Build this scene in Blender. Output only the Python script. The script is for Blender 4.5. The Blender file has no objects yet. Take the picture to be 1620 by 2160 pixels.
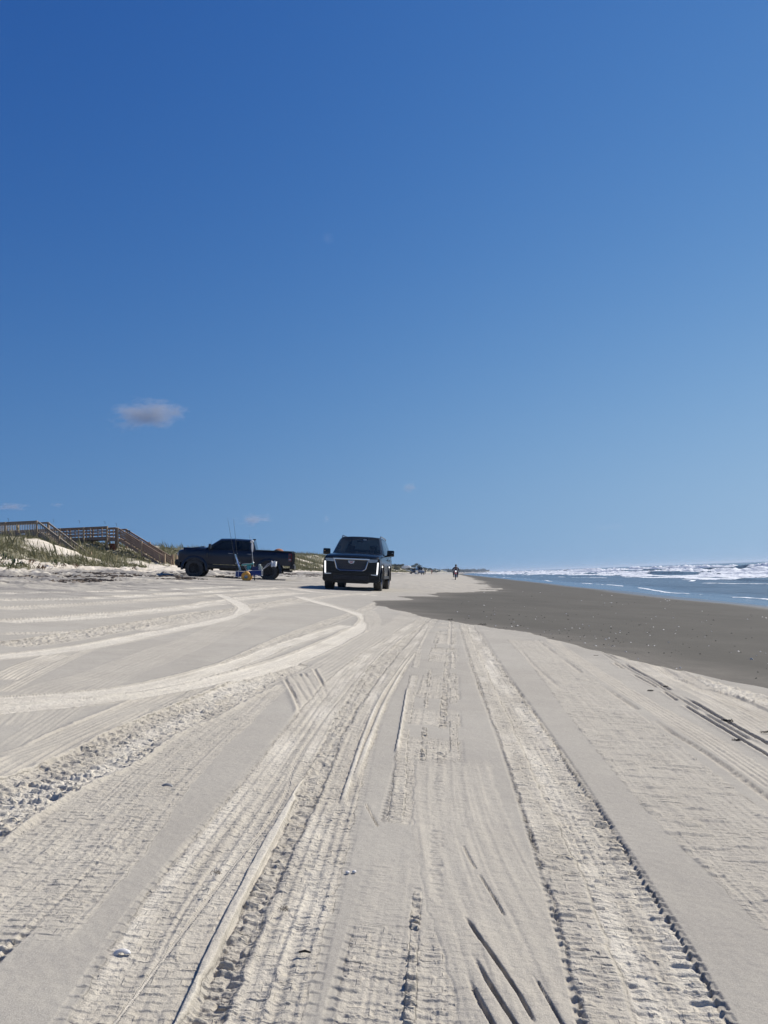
import bpy, bmesh, math, random
import numpy as np
from mathutils import Vector, Matrix

random.seed(7)
rng = np.random.default_rng(11)
SC = bpy.context.scene
COL = SC.collection

# ------------------------------------------------------------------ camera
F_PX, W_PX, H_PX = 1622.0, 1620.0, 2160.0          # the photograph's size and focal length in its own pixels
VPX, VPY, ROLL = 955.0, 1209.0, 0.0376               # where the beach direction (+Y) meets the horizon; horizon tilt
_Y = Vector((VPX-810, -(VPY-1080), -F_PX)).normalized()
_n = Vector((-ROLL, 1.0, 0.0)); _n.z = (_n.x*(VPX-810) + _n.y*(-(VPY-1080)))/F_PX
_Z = _n.normalized(); _X = _Y.cross(_Z).normalized()
CAM_R = Matrix((_X, _Y, _Z))                        # camera axes -> world axes
cam_d = bpy.data.cameras.new('camera')
cam_d.sensor_fit = 'VERTICAL'; cam_d.sensor_height = 36.0
cam_d.lens = 36.0*F_PX/H_PX
cam_d.clip_start = 0.05; cam_d.clip_end = 40000
cam = bpy.data.objects.new('camera', cam_d); COL.objects.link(cam)
cam.matrix_world = CAM_R.to_4x4()
SC.camera = cam

# ------------------------------------------------------------------ sky and sun
SUN_EL, SUN_AZ = math.radians(43.0), math.radians(51.0)    # azimuth clockwise from +Y (to the right, over the sea)
world = bpy.data.worlds.new('World'); SC.world = world; world.use_nodes = True
nt = world.node_tree; nt.nodes.clear()
out = nt.nodes.new('ShaderNodeOutputWorld'); bg = nt.nodes.new('ShaderNodeBackground')
sky = nt.nodes.new('ShaderNodeTexSky'); sky.sky_type = 'NISHITA'; sky.sun_disc = False
sky.sun_elevation = SUN_EL; sky.sun_rotation = SUN_AZ
sky.altitude = 0; sky.air_density = 1.0; sky.dust_density = 0.0; sky.ozone_density = 3.0
def _m(op, a, b=None, c=None):
    m = nt.nodes.new('ShaderNodeMath'); m.operation = op
    for q, v in zip(m.inputs, (a, b, c)):
        if v is None: continue
        if isinstance(v, (int, float)): q.default_value = v
        else: nt.links.new(v, q)
    return m.outputs[0]
# marine air: the clear-sky gradient is flattened close to the horizon, and the blue deepened overall
_tc = nt.nodes.new('ShaderNodeTexCoord'); _sp = nt.nodes.new('ShaderNodeSeparateXYZ'); _cb = nt.nodes.new('ShaderNodeCombineXYZ')
nt.links.new(_tc.outputs['Generated'], _sp.inputs[0])
_z = _m('MULTIPLY', _sp.outputs[2], 0.73); _z = _m('SQRT', _m('ADD', _m('MULTIPLY', _z, _z), 0.030))
nt.links.new(_sp.outputs[0], _cb.inputs[0]); nt.links.new(_sp.outputs[1], _cb.inputs[1]); nt.links.new(_z, _cb.inputs[2]); nt.links.new(_cb.outputs[0], sky.inputs[0])
_sc = nt.nodes.new('ShaderNodeSeparateColor'); _cc = nt.nodes.new('ShaderNodeCombineColor'); nt.links.new(sky.outputs[0], _sc.inputs[0])
for _i, (_g, _s) in enumerate(((2.15, 2.38), (1.42, .915), (.78, .695))):
    nt.links.new(_m('MULTIPLY', _m('POWER', _m('MULTIPLY', _sc.outputs[_i], .1), _g), _s*10), _cc.inputs[_i])
bg.inputs['Strength'].default_value = 0.1
nt.links.new(_cc.outputs[0], bg.inputs['Color']); nt.links.new(bg.outputs[0], out.inputs['Surface'])

sun_d = bpy.data.lights.new('sun', 'SUN'); sun_d.energy = 5.0; sun_d.angle = math.radians(0.53)
sun_d.color = (1.0, 0.95, 0.87)
sun = bpy.data.objects.new('sun', sun_d); COL.objects.link(sun)
SUN_DIR = Vector((math.sin(SUN_AZ)*math.cos(SUN_EL), math.cos(SUN_AZ)*math.cos(SUN_EL), math.sin(SUN_EL)))
sun.rotation_euler = SUN_DIR.to_track_quat('Z', 'Y').to_euler()

SC.view_settings.view_transform = 'Standard'; SC.view_settings.look = 'None'
SC.view_settings.exposure = 0.12; SC.view_settings.gamma = 1.0
try: SC.view_settings.use_curve_mapping = False
except Exception: pass
SC.render.engine = 'CYCLES'
SC.cycles.max_bounces = 6; SC.cycles.transparent_max_bounces = 12

# ------------------------------------------------------------------ helpers
def tag(o, label=None, cat=None, group=None, kind=None):
    if label: o['label'] = label
    if cat: o['category'] = cat
    if group: o['group'] = group
    if kind: o['kind'] = kind
    return o

def empty(name, loc=(0, 0, 0), rot=None, label=None, cat=None, group=None):
    o = bpy.data.objects.new(name, None); COL.objects.link(o)
    o.empty_display_size = 0.2
    if rot is not None:
        m = rot.to_4x4() if hasattr(rot, 'to_4x4') else Matrix.Rotation(rot, 4, 'Z')
        m.translation = Vector(loc); o.matrix_world = m
    else: o.location = loc
    return tag(o, label, cat, group)

def link(name, me, parent=None, loc=None):
    o = bpy.data.objects.new(name, me); COL.objects.link(o)
    if parent is not None: o.parent = parent
    if loc is not None: o.location = loc
    return o

def copy_tree(o, parent=None):
    c = o.copy(); COL.objects.link(c)
    if parent is not None: c.parent = parent
    for ch in list(o.children): copy_tree(ch, c)
    return c

class MB:
    """collects simple solids; build() links them as one mesh object"""
    def __init__(s): s.v = []; s.f = []; s.sm = []
    def add(s, vs, fs, smooth=False):
        b = len(s.v); s.v += [tuple(v) for v in vs]; s.f += [tuple(b+i for i in f) for f in fs]; s.sm += [smooth]*len(fs)
        return s
    def box(s, c, d, R=None, bev=0.0):
        c = Vector(c); hx, hy, hz = d[0]/2, d[1]/2, d[2]/2
        if bev > 0:
            bm = bmesh.new(); bmesh.ops.create_cube(bm, size=1.0)
            bmesh.ops.scale(bm, vec=Vector(d), verts=bm.verts)
            bmesh.ops.bevel(bm, geom=list(bm.edges), offset=bev, segments=2, affect='EDGES', profile=0.7)
            bm.verts.index_update()
            vs = [v.co.copy() for v in bm.verts]; fs = [[v.index for v in f.verts] for f in bm.faces]; bm.free()
            if R is not None: vs = [R @ v for v in vs]
            return s.add([v+c for v in vs], fs)
        vs = [Vector((x*hx, y*hy, z*hz)) for x in (-1, 1) for y in (-1, 1) for z in (-1, 1)]
        if R is not None: vs = [R @ v for v in vs]
        return s.add([v+c for v in vs], [(0,1,3,2),(4,6,7,5),(0,4,5,1),(2,3,7,6),(0,2,6,4),(1,5,7,3)])
    def tube(s, pts, r, n=8, closed=False, caps=True):
        pts = [Vector(p) for p in pts]; rr = r if hasattr(r, '__len__') else [r]*len(pts)
        rings = []; up0 = Vector((0, 0, 1))
        for i, p in enumerate(pts):
            a = pts[i-1] if (i > 0 or closed) else p; b = pts[(i+1) % len(pts)] if (i < len(pts)-1 or closed) else p
            t = (b-a).normalized(); u = up0 if abs(t.z) < .9 else Vector((0, 1, 0))
            e1 = t.cross(u).normalized(); e2 = t.cross(e1)
            rings.append([p + (e1*math.cos(2*math.pi*k/n)+e2*math.sin(2*math.pi*k/n))*rr[i] for k in range(n)])
        vs = [v for r_ in rings for v in r_]; fs = []
        m = len(pts); last = m if closed else m-1
        for i in range(last):
            a = i*n; b = ((i+1) % m)*n
            for k in range(n): fs.append((a+k, a+(k+1) % n, b+(k+1) % n, b+k))
        if caps and not closed: fs.append(tuple(range(n))[::-1]); fs.append(tuple((m-1)*n+k for k in range(n)))
        return s.add(vs, fs, True)
    def lathe(s, prof, n=24, axis='Y', c=(0, 0, 0), closed=True):
        """prof: (radius, offset along axis)"""
        c = Vector(c); vs = []
        for k in range(n):
            a = 2*math.pi*k/n; ca, sa = math.cos(a), math.sin(a)
            for r, h in prof:
                vs.append(c + (Vector((r*ca, h, r*sa)) if axis == 'Y' else Vector((r*ca, r*sa, h)) if axis == 'Z' else Vector((h, r*ca, r*sa))))
        m = len(prof); fs = []
        for k in range(n):
            for j in range(m if closed else m-1):
                j2 = (j+1) % m; k2 = (k+1) % n
                fs.append((k*m+j, k*m+j2, k2*m+j2, k2*m+j))
        return s.add(vs, fs, True)
    def sphere(s, c, r, n=12, m=8):
        c = Vector(c); r = Vector(r) if hasattr(r, '__len__') else Vector((r, r, r)); vs = []; fs = []
        for j in range(m+1):
            th = math.pi*j/m
            for k in range(n):
                ph = 2*math.pi*k/n
                vs.append(c + Vector((r.x*math.sin(th)*math.cos(ph), r.y*math.sin(th)*math.sin(ph), r.z*math.cos(th))))
        for j in range(m):
            for k in range(n): fs.append((j*n+k, (j+1)*n+k, (j+1)*n+(k+1) % n, j*n+(k+1) % n))
        return s.add(vs, fs, True)
    def prism(s, poly, y0, y1, axis='Y'):
        """poly in (a,b): extruded along axis. Y: (x,z); X: (y,z); Z: (x,y)"""
        n = len(poly)
        f = {'Y': lambda a, b, h: (a, h, b), 'X': lambda a, b, h: (h, a, b), 'Z': lambda a, b, h: (a, b, h)}[axis]
        vs = [f(a, b, y0) for a, b in poly]+[f(a, b, y1) for a, b in poly]
        fs = [tuple(range(n))[::-1], tuple(range(n, 2*n))]+[(i, (i+1) % n, n+(i+1) % n, n+i) for i in range(n)]
        return s.add(vs, fs)
    def mesh(s, name, mat):
        me = bpy.data.meshes.new(name); me.from_pydata(s.v, [], s.f); me.materials.append(mat)
        bm = bmesh.new(); bm.from_mesh(me); bmesh.ops.recalc_face_normals(bm, faces=bm.faces); bm.to_mesh(me); bm.free()
        me.polygons.foreach_set('use_smooth', s.sm); me.update()
        if any(s.sm): me.set_sharp_from_angle(angle=math.radians(40))
        return me
    def build(s, name, mat, parent=None, loc=None):
        return link(name, s.mesh(name, mat), parent, loc)

def mat(name, color=(.5, .5, .5), rough=.6, metal=0, coat=0, emit=None, estr=0, spec=None, trans=0):
    m = bpy.data.materials.new(name); m.use_nodes = True; b = m.node_tree.nodes['Principled BSDF']
    b.inputs['Base Color'].default_value = (*color, 1); b.inputs['Roughness'].default_value = rough
    b.inputs['Metallic'].default_value = metal; b.inputs['Coat Weight'].default_value = coat
    if spec is not None: b.inputs['Specular IOR Level'].default_value = spec
    if trans: b.inputs['Transmission Weight'].default_value = trans
    if emit: b.inputs['Emission Color'].default_value = (*emit, 1); b.inputs['Emission Strength'].default_value = estr
    return m

def nmat(name, c1, c2, scale=8, rough=.7, bump=.3, bdist=.01, detail=6, stretch=(1, 1, 1), metal=0, coat=0, c3=None):
    """two-tone noisy material with bump, object coordinates"""
    m = mat(name, c1, rough, metal, coat); t = m.node_tree; b = t.nodes['Principled BSDF']
    tc = t.nodes.new('ShaderNodeTexCoord'); mp = t.nodes.new('ShaderNodeMapping'); mp.inputs['Scale'].default_value = stretch
    n = t.nodes.new('ShaderNodeTexNoise'); n.inputs['Scale'].default_value = scale; n.inputs['Detail'].default_value = detail; n.inputs['Roughness'].default_value = .65
    r = t.nodes.new('ShaderNodeValToRGB'); r.color_ramp.elements[0].position = .3; r.color_ramp.elements[1].position = .7
    r.color_ramp.elements[0].color = (*c1, 1); r.color_ramp.elements[1].color = (*c2, 1)
    if c3: e = r.color_ramp.elements.new(.5); e.color = (*c3, 1)
    t.links.new(tc.outputs['Object'], mp.inputs[0]); t.links.new(mp.outputs[0], n.inputs['Vector'])
    t.links.new(n.outputs['Fac'], r.inputs[0]); t.links.new(r.outputs[0], b.inputs['Base Color'])
    if bump:
        bp = t.nodes.new('ShaderNodeBump'); bp.inputs['Strength'].default_value = bump; bp.inputs['Distance'].default_value = bdist
        t.links.new(n.outputs['Fac'], bp.inputs['Height']); t.links.new(bp.outputs[0], b.inputs['Normal'])
    return m

# ------------------------------------------------------------------ numpy noise
def _h(i, j, seed):
    v = np.sin(i*127.1 + j*311.7 + seed*74.7)*43758.5453
    return v - np.floor(v)
def vnoise(x, y, seed=0):
    xi = np.floor(x); yi = np.floor(y); fx = x-xi; fy = y-yi
    fx = fx*fx*(3-2*fx); fy = fy*fy*(3-2*fy)
    a = _h(xi, yi, seed); b = _h(xi+1, yi, seed); c = _h(xi, yi+1, seed); d = _h(xi+1, yi+1, seed)
    return (a+(b-a)*fx)*(1-fy)+(c+(d-c)*fx)*fy
def fbm(x, y, seed=0, o=4, g=.5):
    s = 0; a = 1; t = 0
    for k in range(o):
        s = s + a*vnoise(x*2**k+k*13.7, y*2**k-k*7.3, seed+k); t += a; a *= g
    return s/t
def sstep(a, b, x):
    t = np.clip((x-a)/(b-a), 0, 1); return t*t*(3-2*t)

# ------------------------------------------------------------------ the lie of the land (world metres; +Y up the beach, +X out to sea)
SLOPE, EYE = 0.08, 0.75
SEA_Z = -1.68
def ray(px, py):
    return (CAM_R @ Vector((px-810, -(py-1080), -F_PX)))/F_PX
def G(px, py):
    """point of the beach plane seen at a pixel of the photograph: where a track or a shell lies"""
    w = ray(px, py); t = -EYE/(w.z+SLOPE*w.x)
    return Vector((w.x*t, w.y*t, w.z*t))
def at(px, py, depth):
    w = ray(px, py); return w*(depth/w.y)
def coast_shift(y):
    return np.where(y > 700, 95*((np.maximum(y, 700)-700)/1800.)**2, 0)
U_P = np.array([-60, -30, 16, 20, 24, 28, 32, 36, 40, 46, 60, 90, 200])
Z_P = np.array([-5.55, -3.15, .53, .86, 1.22, 1.78, 2.85, 4.1, 4.9, 5.3, 4.9, 4.2, 3.0])
def land(x, y):
    """height without the small relief"""
    x = np.asarray(x, float); y = np.asarray(y, float)
    u = -(x-coast_shift(y))
    w = (vnoise(y/14., 0*y+3.3, 5)-.5)*5*sstep(19, 28, u)+(vnoise(y/5., u/6., 6)-.5)*2.0*sstep(19, 26, u)*(1-sstep(60, 70, u))
    near = sstep(35, 60, y)
    z = np.interp(u+w, U_P, Z_P)
    grow = 1 + .42*sstep(90, 260, y)
    z = np.where(u > 20, .86+(z-.86)*grow, z)
    z = z + (fbm(x/6., y/7., 21, 3)-.5)*.9*sstep(22, 32, u)
    z = z + (fbm(x/1.3, y/1.7, 25, 3)-.5)*.22*sstep(17, 22, u)
    # keep the dune face in front of the walkway low enough for its steps
    return z
def gz(x, y): return float(land(np.array([x]), np.array([y]))[0])
NORMAL = Vector((SLOPE, 0, 1)).normalized()
def ground_frame(heading):
    """rotation whose x axis is the heading laid on the beach slope"""
    f = Vector(heading); f = (f - NORMAL*f.dot(NORMAL)).normalized()
    l = NORMAL.cross(f).normalized()
    return Matrix((f, l, NORMAL)).transposed()

WX = [(0, 3.4), (5.5, 2.27), (7.2, 1.75), (9.3, 1.15), (10.3, .9), (12, -.22), (14, -.75), (16, -1.75), (18.5, -1.9), (21, -1.35), (29, .1), (40, 1.9), (60, 2.3), (83, 2.9), (200, 4), (4000, 5)]
def wetness(x, y):
    xb = np.interp(y, [p[0] for p in WX], [p[1] for p in WX])
    e = (fbm(x/2.5, y/1.6, 31, 4)-.5)*.5 + (vnoise(y/.5, x*.35, 33)-.5)*.12 + (fbm(x/.35, y/.22, 35, 3)-.5)*.16 + (vnoise(y/2.2+x*.1, x*.05, 37)-.5)*sstep(11, 25, y)*1.6
    d = (x-coast_shift(y)) - xb + e*(.5+.5*sstep(5, 15, y))
    return sstep(-.02, .06+.004*0, d), d
def veg_mask(x, y):
    u = -(x-coast_shift(np.asarray(y, float)))
    n = fbm(x/5.5+y/9., y/5.-x/11., 41, 4)
    n2 = fbm(x/1.6, y/1.8, 47, 3)
    k = sstep(20.5, 33, u)
    far = .10*sstep(150, 320, np.asarray(y, float))
    return sstep(.605-.20*k-far, .655-.20*k-far, n*.66+n2*.34)*sstep(19.5, 24, u)
# ------------------------------------------------------------------ tyre tracks: centre lines on the sand
def catmull(P, step=.06):
    P = [np.array(p) for p in P]; P = [2*P[0]-P[1]]+P+[2*P[-1]-P[-2]]; out_ = []
    for i in range(1, len(P)-2):
        n = max(2, int(np.linalg.norm(P[i+1]-P[i])/step)); n = min(n, 14)
        for k in range(n):
            t = k/n; a, b, c, d = P[i-1:i+3]
            out_.append(.5*((2*b)+(-a+c)*t+(2*a-5*b+4*c-d)*t*t+(-a+3*b-3*c+d)*t**3))
    out_.append(P[-2]); return np.array(out_)
TR = []
def track(px, w, ext=False, off=0.0, **k):
    pts = [G(*p).to_2d() for p in px]; pts = [np.array(p) for p in pts]
    if ext:   # runs on towards the photographer's feet
        d = pts[-1]-pts[-2]; pts.append(pts[-1]+d/np.linalg.norm(d)*1.5)
    L = catmull(pts)
    if off:
        T = np.gradient(L, axis=0); T /= np.linalg.norm(T, axis=1)[:, None]; L = L + off*np.stack([T[:, 1], -T[:, 0]], 1)
    TR.append((L, w, k))
BLUR = dict(churn=.55, depth=.004, knob=.0015, rough=.0015, berm=.002)
# faint old passes first
track([(500, 1302), (430, 1340), (330, 1375), (200, 1425), (100, 1455), (0, 1535)], .30, churn=.40, depth=.002, rib=.001)
track([(560, 1300), (470, 1338), (350, 1390), (260, 1425), (150, 1490), (20, 1580)], .15, churn=.35, depth=.002, rib=.001)
track([(0, 1435), (60, 1404), (135, 1378)], .22, churn=.8, depth=.006, rib=.003)
track([(0, 1462), (70, 1425), (170, 1378), (260, 1352)], .10, churn=.7, depth=.004, rib=.003)
track([(0, 1650), (152, 1562), (243, 1520), (354, 1468), (470, 1430)], .26, churn=.7, depth=.007, rib=.0025, berm=.004)
track([(0, 1600), (120, 1560), (243, 1508), (330, 1480)], .12, churn=.5, depth=.003, rib=.002)
# far left bands near the trucks
track([(0, 1312), (200, 1300), (400, 1280), (520, 1262), (640, 1250)], .55, churn=.95, depth=.015, rough=.012, berm=.015)
track([(0, 1338), (200, 1330), (330, 1308), (430, 1290)], .18, churn=.9, depth=.01, rib=.004, berm=.01)
track([(0, 1285), (180, 1275), (380, 1262), (620, 1246)], .5, churn=.8, depth=.015, rough=.01, berm=.02)
track([(0, 1266), (200, 1262), (420, 1250), (600, 1240)], .6, churn=1, depth=.02, rough=.012, berm=.025)
track([(0, 1252), (300, 1246), (560, 1236), (680, 1250), (800, 1256)], .5, churn=1, depth=.015, rough=.01, berm=.02)
track([(0, 1362), (100, 1350), (250, 1325), (400, 1300), (530, 1281), (640, 1262)], .42, churn=.8, depth=.012, rough=.026, knob=.012, berm=.006)
track([(300, 1330), (430, 1305), (560, 1280), (700, 1258), (800, 1250)], .35, churn=.8, depth=.01, rough=.015, berm=.01)
# hooked track, upper
track([(-110, 1397), (0, 1386), (170, 1366), (300, 1341), (420, 1317), (488, 1301), (514, 1287), (508, 1276), (484, 1263), (460, 1253)], .24, churn=1.15, depth=.008, rib=.004, berm=.008)
# mid diagonal knobs
track([(430, 1440), (500, 1398), (560, 1368), (620, 1340), (700, 1310), (760, 1290), (800, 1272)], .2, churn=.8, depth=.008, rough=.014, knob=.006, berm=.004)
# strong left tractor-like track and its outer neighbours
track([(-170, 2200), (0, 2010), (200, 1820), (350, 1668), (470, 1552), (590, 1432)], .27, off=-.135, churn=.85, depth=.008, knob=.006, rough=.003, edge=.010)
track([(-60, 1990), (150, 1800), (330, 1620), (480, 1500), (590, 1420)], .55, off=-.1, churn=.65, depth=.003, knob=.003, rough=.003)
track([(-120, 1770), (51, 1668), (202, 1603), (304, 1544), (404, 1502), (481, 1466), (582, 1423), (650, 1400)], .29, churn=.9, depth=.016, knob=.020, rough=.016, berm=.012, pitch=.055, full=1)
# wide hooked track, lower: two wheels
track([(-110, 1509), (0, 1496), (170, 1480), (300, 1462), (430, 1440), (540, 1415), (650, 1378), (735, 1338), (772, 1313), (764, 1298), (722, 1284), (664, 1268), (630, 1258)], .25, churn=1.15, depth=.010, rib=.005, berm=.009, rough=.002)
track([(-110, 1488), (0, 1478), (200, 1462), (330, 1444), (430, 1420), (520, 1392), (600, 1360), (680, 1335), (735, 1318)], .20, churn=1.05, depth=.008, rib=.004, berm=.007)
track([(780, 1288), (792, 1330), (795, 1360), (775, 1395), (768, 1440)], .24, churn=.6, depth=.004, rib=.003)
track([(800, 1285), (858, 1296), (810, 1330), (700, 1400), (600, 1450)], .3, churn=.45, depth=.003, rib=.002)
# skid patch
for a, b in (((611, 1421), (659, 1499)), ((630, 1418), (668, 1495)), ((641, 1417), (679, 1480)), ((661, 1407), (690, 1467)), ((600, 1430), (640, 1510))):
    track([a, ((a[0]+b[0])/2+2, (a[1]+b[1])/2), b], .022, churn=.7, depth=.014, berm=.004)
track([(632, 1422), (655, 1465), (672, 1505)], .2, churn=.8, depth=.003, rough=.002)
# main left-of-centre rut: outer band, bright double ridge, knob band, right ribs
track([(907, 1300), (860, 1330), (763, 1400), (700, 1475), (592, 1640), (430, 1880), (290, 2160)], .25, ext=True, churn=.85, depth=.010, rib=.0016, knob=.0035, edge=.0022, rough=.0015)
track([(900, 1302), (875, 1318), (830, 1350), (770, 1410), (650, 1560), (593, 1690), (484, 1828), (360, 1990), (232, 2160)], .009, ext=True, churn=.9, depth=.008, berm=.003)
track([(910, 1300), (893, 1312), (822, 1369), (744, 1487), (612, 1695), (480, 1940), (383, 2160)], .028, ext=True, churn=1, depth=-.004)
track([(915, 1300), (900, 1312), (830, 1372), (754, 1487), (625, 1699), (500, 1930), (403, 2160)], .010, ext=True, churn=.9, depth=.010, berm=.003, rough=.003)
track([(918, 1303), (895, 1325), (822, 1384), (793, 1420), (741, 1520), (672, 1698), (585, 1930), (490, 2160)], .17, ext=True, churn=.75, depth=.012, knob=.011, rough=.018, pitch=.026)
track([(922, 1305), (907, 1315), (870, 1362), (822, 1430), (770, 1520), (708, 1695), (660, 1830), (600, 2000), (548, 2160)], .15, ext=True, churn=.85, depth=.006, knob=.005, edge=.0025, rough=.002, rib=.0015)
track([(918, 1306), (890, 1350), (837, 1418), (789, 1497), (718, 1699)], .02, churn=1, depth=-.005, berm=-.001)
track([(910, 1312), (885, 1362), (850, 1412), (810, 1485), (745, 1650)], .025, churn=1, depth=-.006)
# centre pass: faint plate, knob rows, long stripes
track([(947, 1300), (932, 1400), (912, 1560), (903, 1650), (885, 1850), (855, 2160)], .25, ext=True, churn=.75, depth=.007, knob=.005, edge=.0035, rough=.003, gaps=.35)
track([(948, 1300), (944, 1370), (938, 1460), (930, 1600), (922, 1720), (920, 1900), (918, 1980), (914, 2070), (912, 2160)], .035, ext=True, churn=.7, depth=.006, rough=.026, knob=.016, gaps=.3, pitch=.045)
track([(928, 1330), (906, 1420), (895, 1560), (890, 1700), (884, 1840), (874, 1960), (862, 2160)], .022, ext=True, churn=.7, depth=.004, rough=.022, knob=.012, gaps=.45, pitch=.04)
track([(952, 1310), (955, 1420), (957, 1560), (962, 1680), (972, 1800), (985, 1880)], .04, churn=.8, depth=.003, knob=.012, pitch=.032, gaps=.3)
track([(885, 1360), (868, 1450), (850, 1560), (842, 1660), (832, 1740)], .05, churn=.8, depth=.002, knob=.007, rough=.006, gaps=.3)
track([(860, 1450), (842, 1560), (835, 1590)], .016, churn=1, depth=-.008)
track([(950, 1260), (951, 1300), (949, 1360)], .03, churn=.8, depth=.010, berm=.004)
# ribbed diagonal over it
track([(952, 1600), (966, 1700), (1004, 1830), (1062, 1960), (1148, 2160)], .30, ext=True, churn=.45, depth=.0025, rib=.0007, rough=.0015)
track([(983, 1935), (1008, 1972), (1034, 2008), (1094, 2095), (1125, 2150)], .008, churn=.6, depth=.013, berm=.002, knob=.003, pitch=.02)
track([(994, 2010), (1016, 2045), (1040, 2087), (1087, 2158)], .009, ext=True, churn=.6, depth=.014, berm=.002, knob=.005, pitch=.02)
track([(988, 2060), (1002, 2095), (1022, 2128), (1040, 2160)], .010, ext=True, churn=.6, depth=.014, berm=.002, knob=.006, pitch=.02)
track([(1011, 1845), (1035, 1882), (1063, 1930)], .006, churn=.6, depth=.009, knob=.003, pitch=.02)
track([(1121, 2052), (1150, 2096), (1186, 2158)], .006, ext=True, churn=.6, depth=.010, knob=.003, pitch=.02)
track([(977, 1782), (988, 1806), (1004, 1832)], .006, churn=.6, depth=.008)
track([(771, 1694), (783, 1718), (798, 1744)], .006, churn=.6, depth=.006, berm=.002, knob=.002, pitch=.02)
# big right pass
track([(985, 1316), (1024, 1400), (1085, 1514), (1157, 1650), (1294, 1940), (1388, 2160)], .25, ext=True, churn=.9, depth=.013, knob=.010, edge=.0085, rough=.005, crisp=1)
track([(975, 1316), (1008, 1400), (1055, 1514), (1110, 1650), (1190, 1850), (1240, 2000), (1290, 2160)], .10, ext=True, churn=.8, depth=.003, knob=.007, rough=.003)
# right-hand field of passes
track([(1105, 1350), (1150, 1385), (1215, 1448), (1330, 1560), (1480, 1700), (1700, 1880)], .42, ext=True, churn=.5, depth=.003, knob=.0015, rough=.002, streak=1)
track([(1100, 1372), (1125, 1402), (1182, 1452)], .03, churn=.7, depth=.008, rough=.006)
track([(1132, 1350), (1228, 1419), (1341, 1493), (1421, 1547), (1460, 1570), (1533, 1618), (1660, 1712)], .035, churn=.7, depth=.012, rough=.010, gaps=.35)
track([(1160, 1350), (1262, 1420), (1375, 1490), (1480, 1552), (1660, 1670)], .14, churn=.7, depth=.005, rib=.003, rough=.003)
track([(1222, 1356), (1325, 1416), (1386, 1450), (1447, 1490), (1530, 1540), (1650, 1612)], .020, churn=.6, depth=.026, berm=.004, gaps=.2)
track([(1238, 1358), (1305, 1394), (1370, 1429), (1405, 1450), (1476, 1489), (1527, 1519), (1650, 1586)], .028, churn=.6, depth=.034, berm=.006, gaps=.12)
track([(1229, 1357), (1312, 1404), (1376, 1439), (1424, 1468), (1500, 1514), (1650, 1600)], .016, churn=.6, depth=.018, berm=.003, gaps=.2)
track([(1240, 1352), (1390, 1420), (1500, 1470), (1660, 1560)], .22, churn=.8, depth=.006, rib=.002, rough=.004)
track([(1277, 1355), (1373, 1396), (1434, 1428), (1517, 1464), (1650, 1524)], .20, churn=.8, depth=.010, rib=.006, berm=.008)
track([(1309, 1360), (1345, 1368), (1390, 1384)], .18, churn=1, depth=-.002, rough=.026)
track([(1445, 1428), (1520, 1452), (1570, 1466), (1660, 1496)], .22, churn=1, depth=-.004, rough=.034)
track([(1380, 1395), (1430, 1420), (1500, 1456)], .10, churn=.8, depth=.002, rough=.008)

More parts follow.
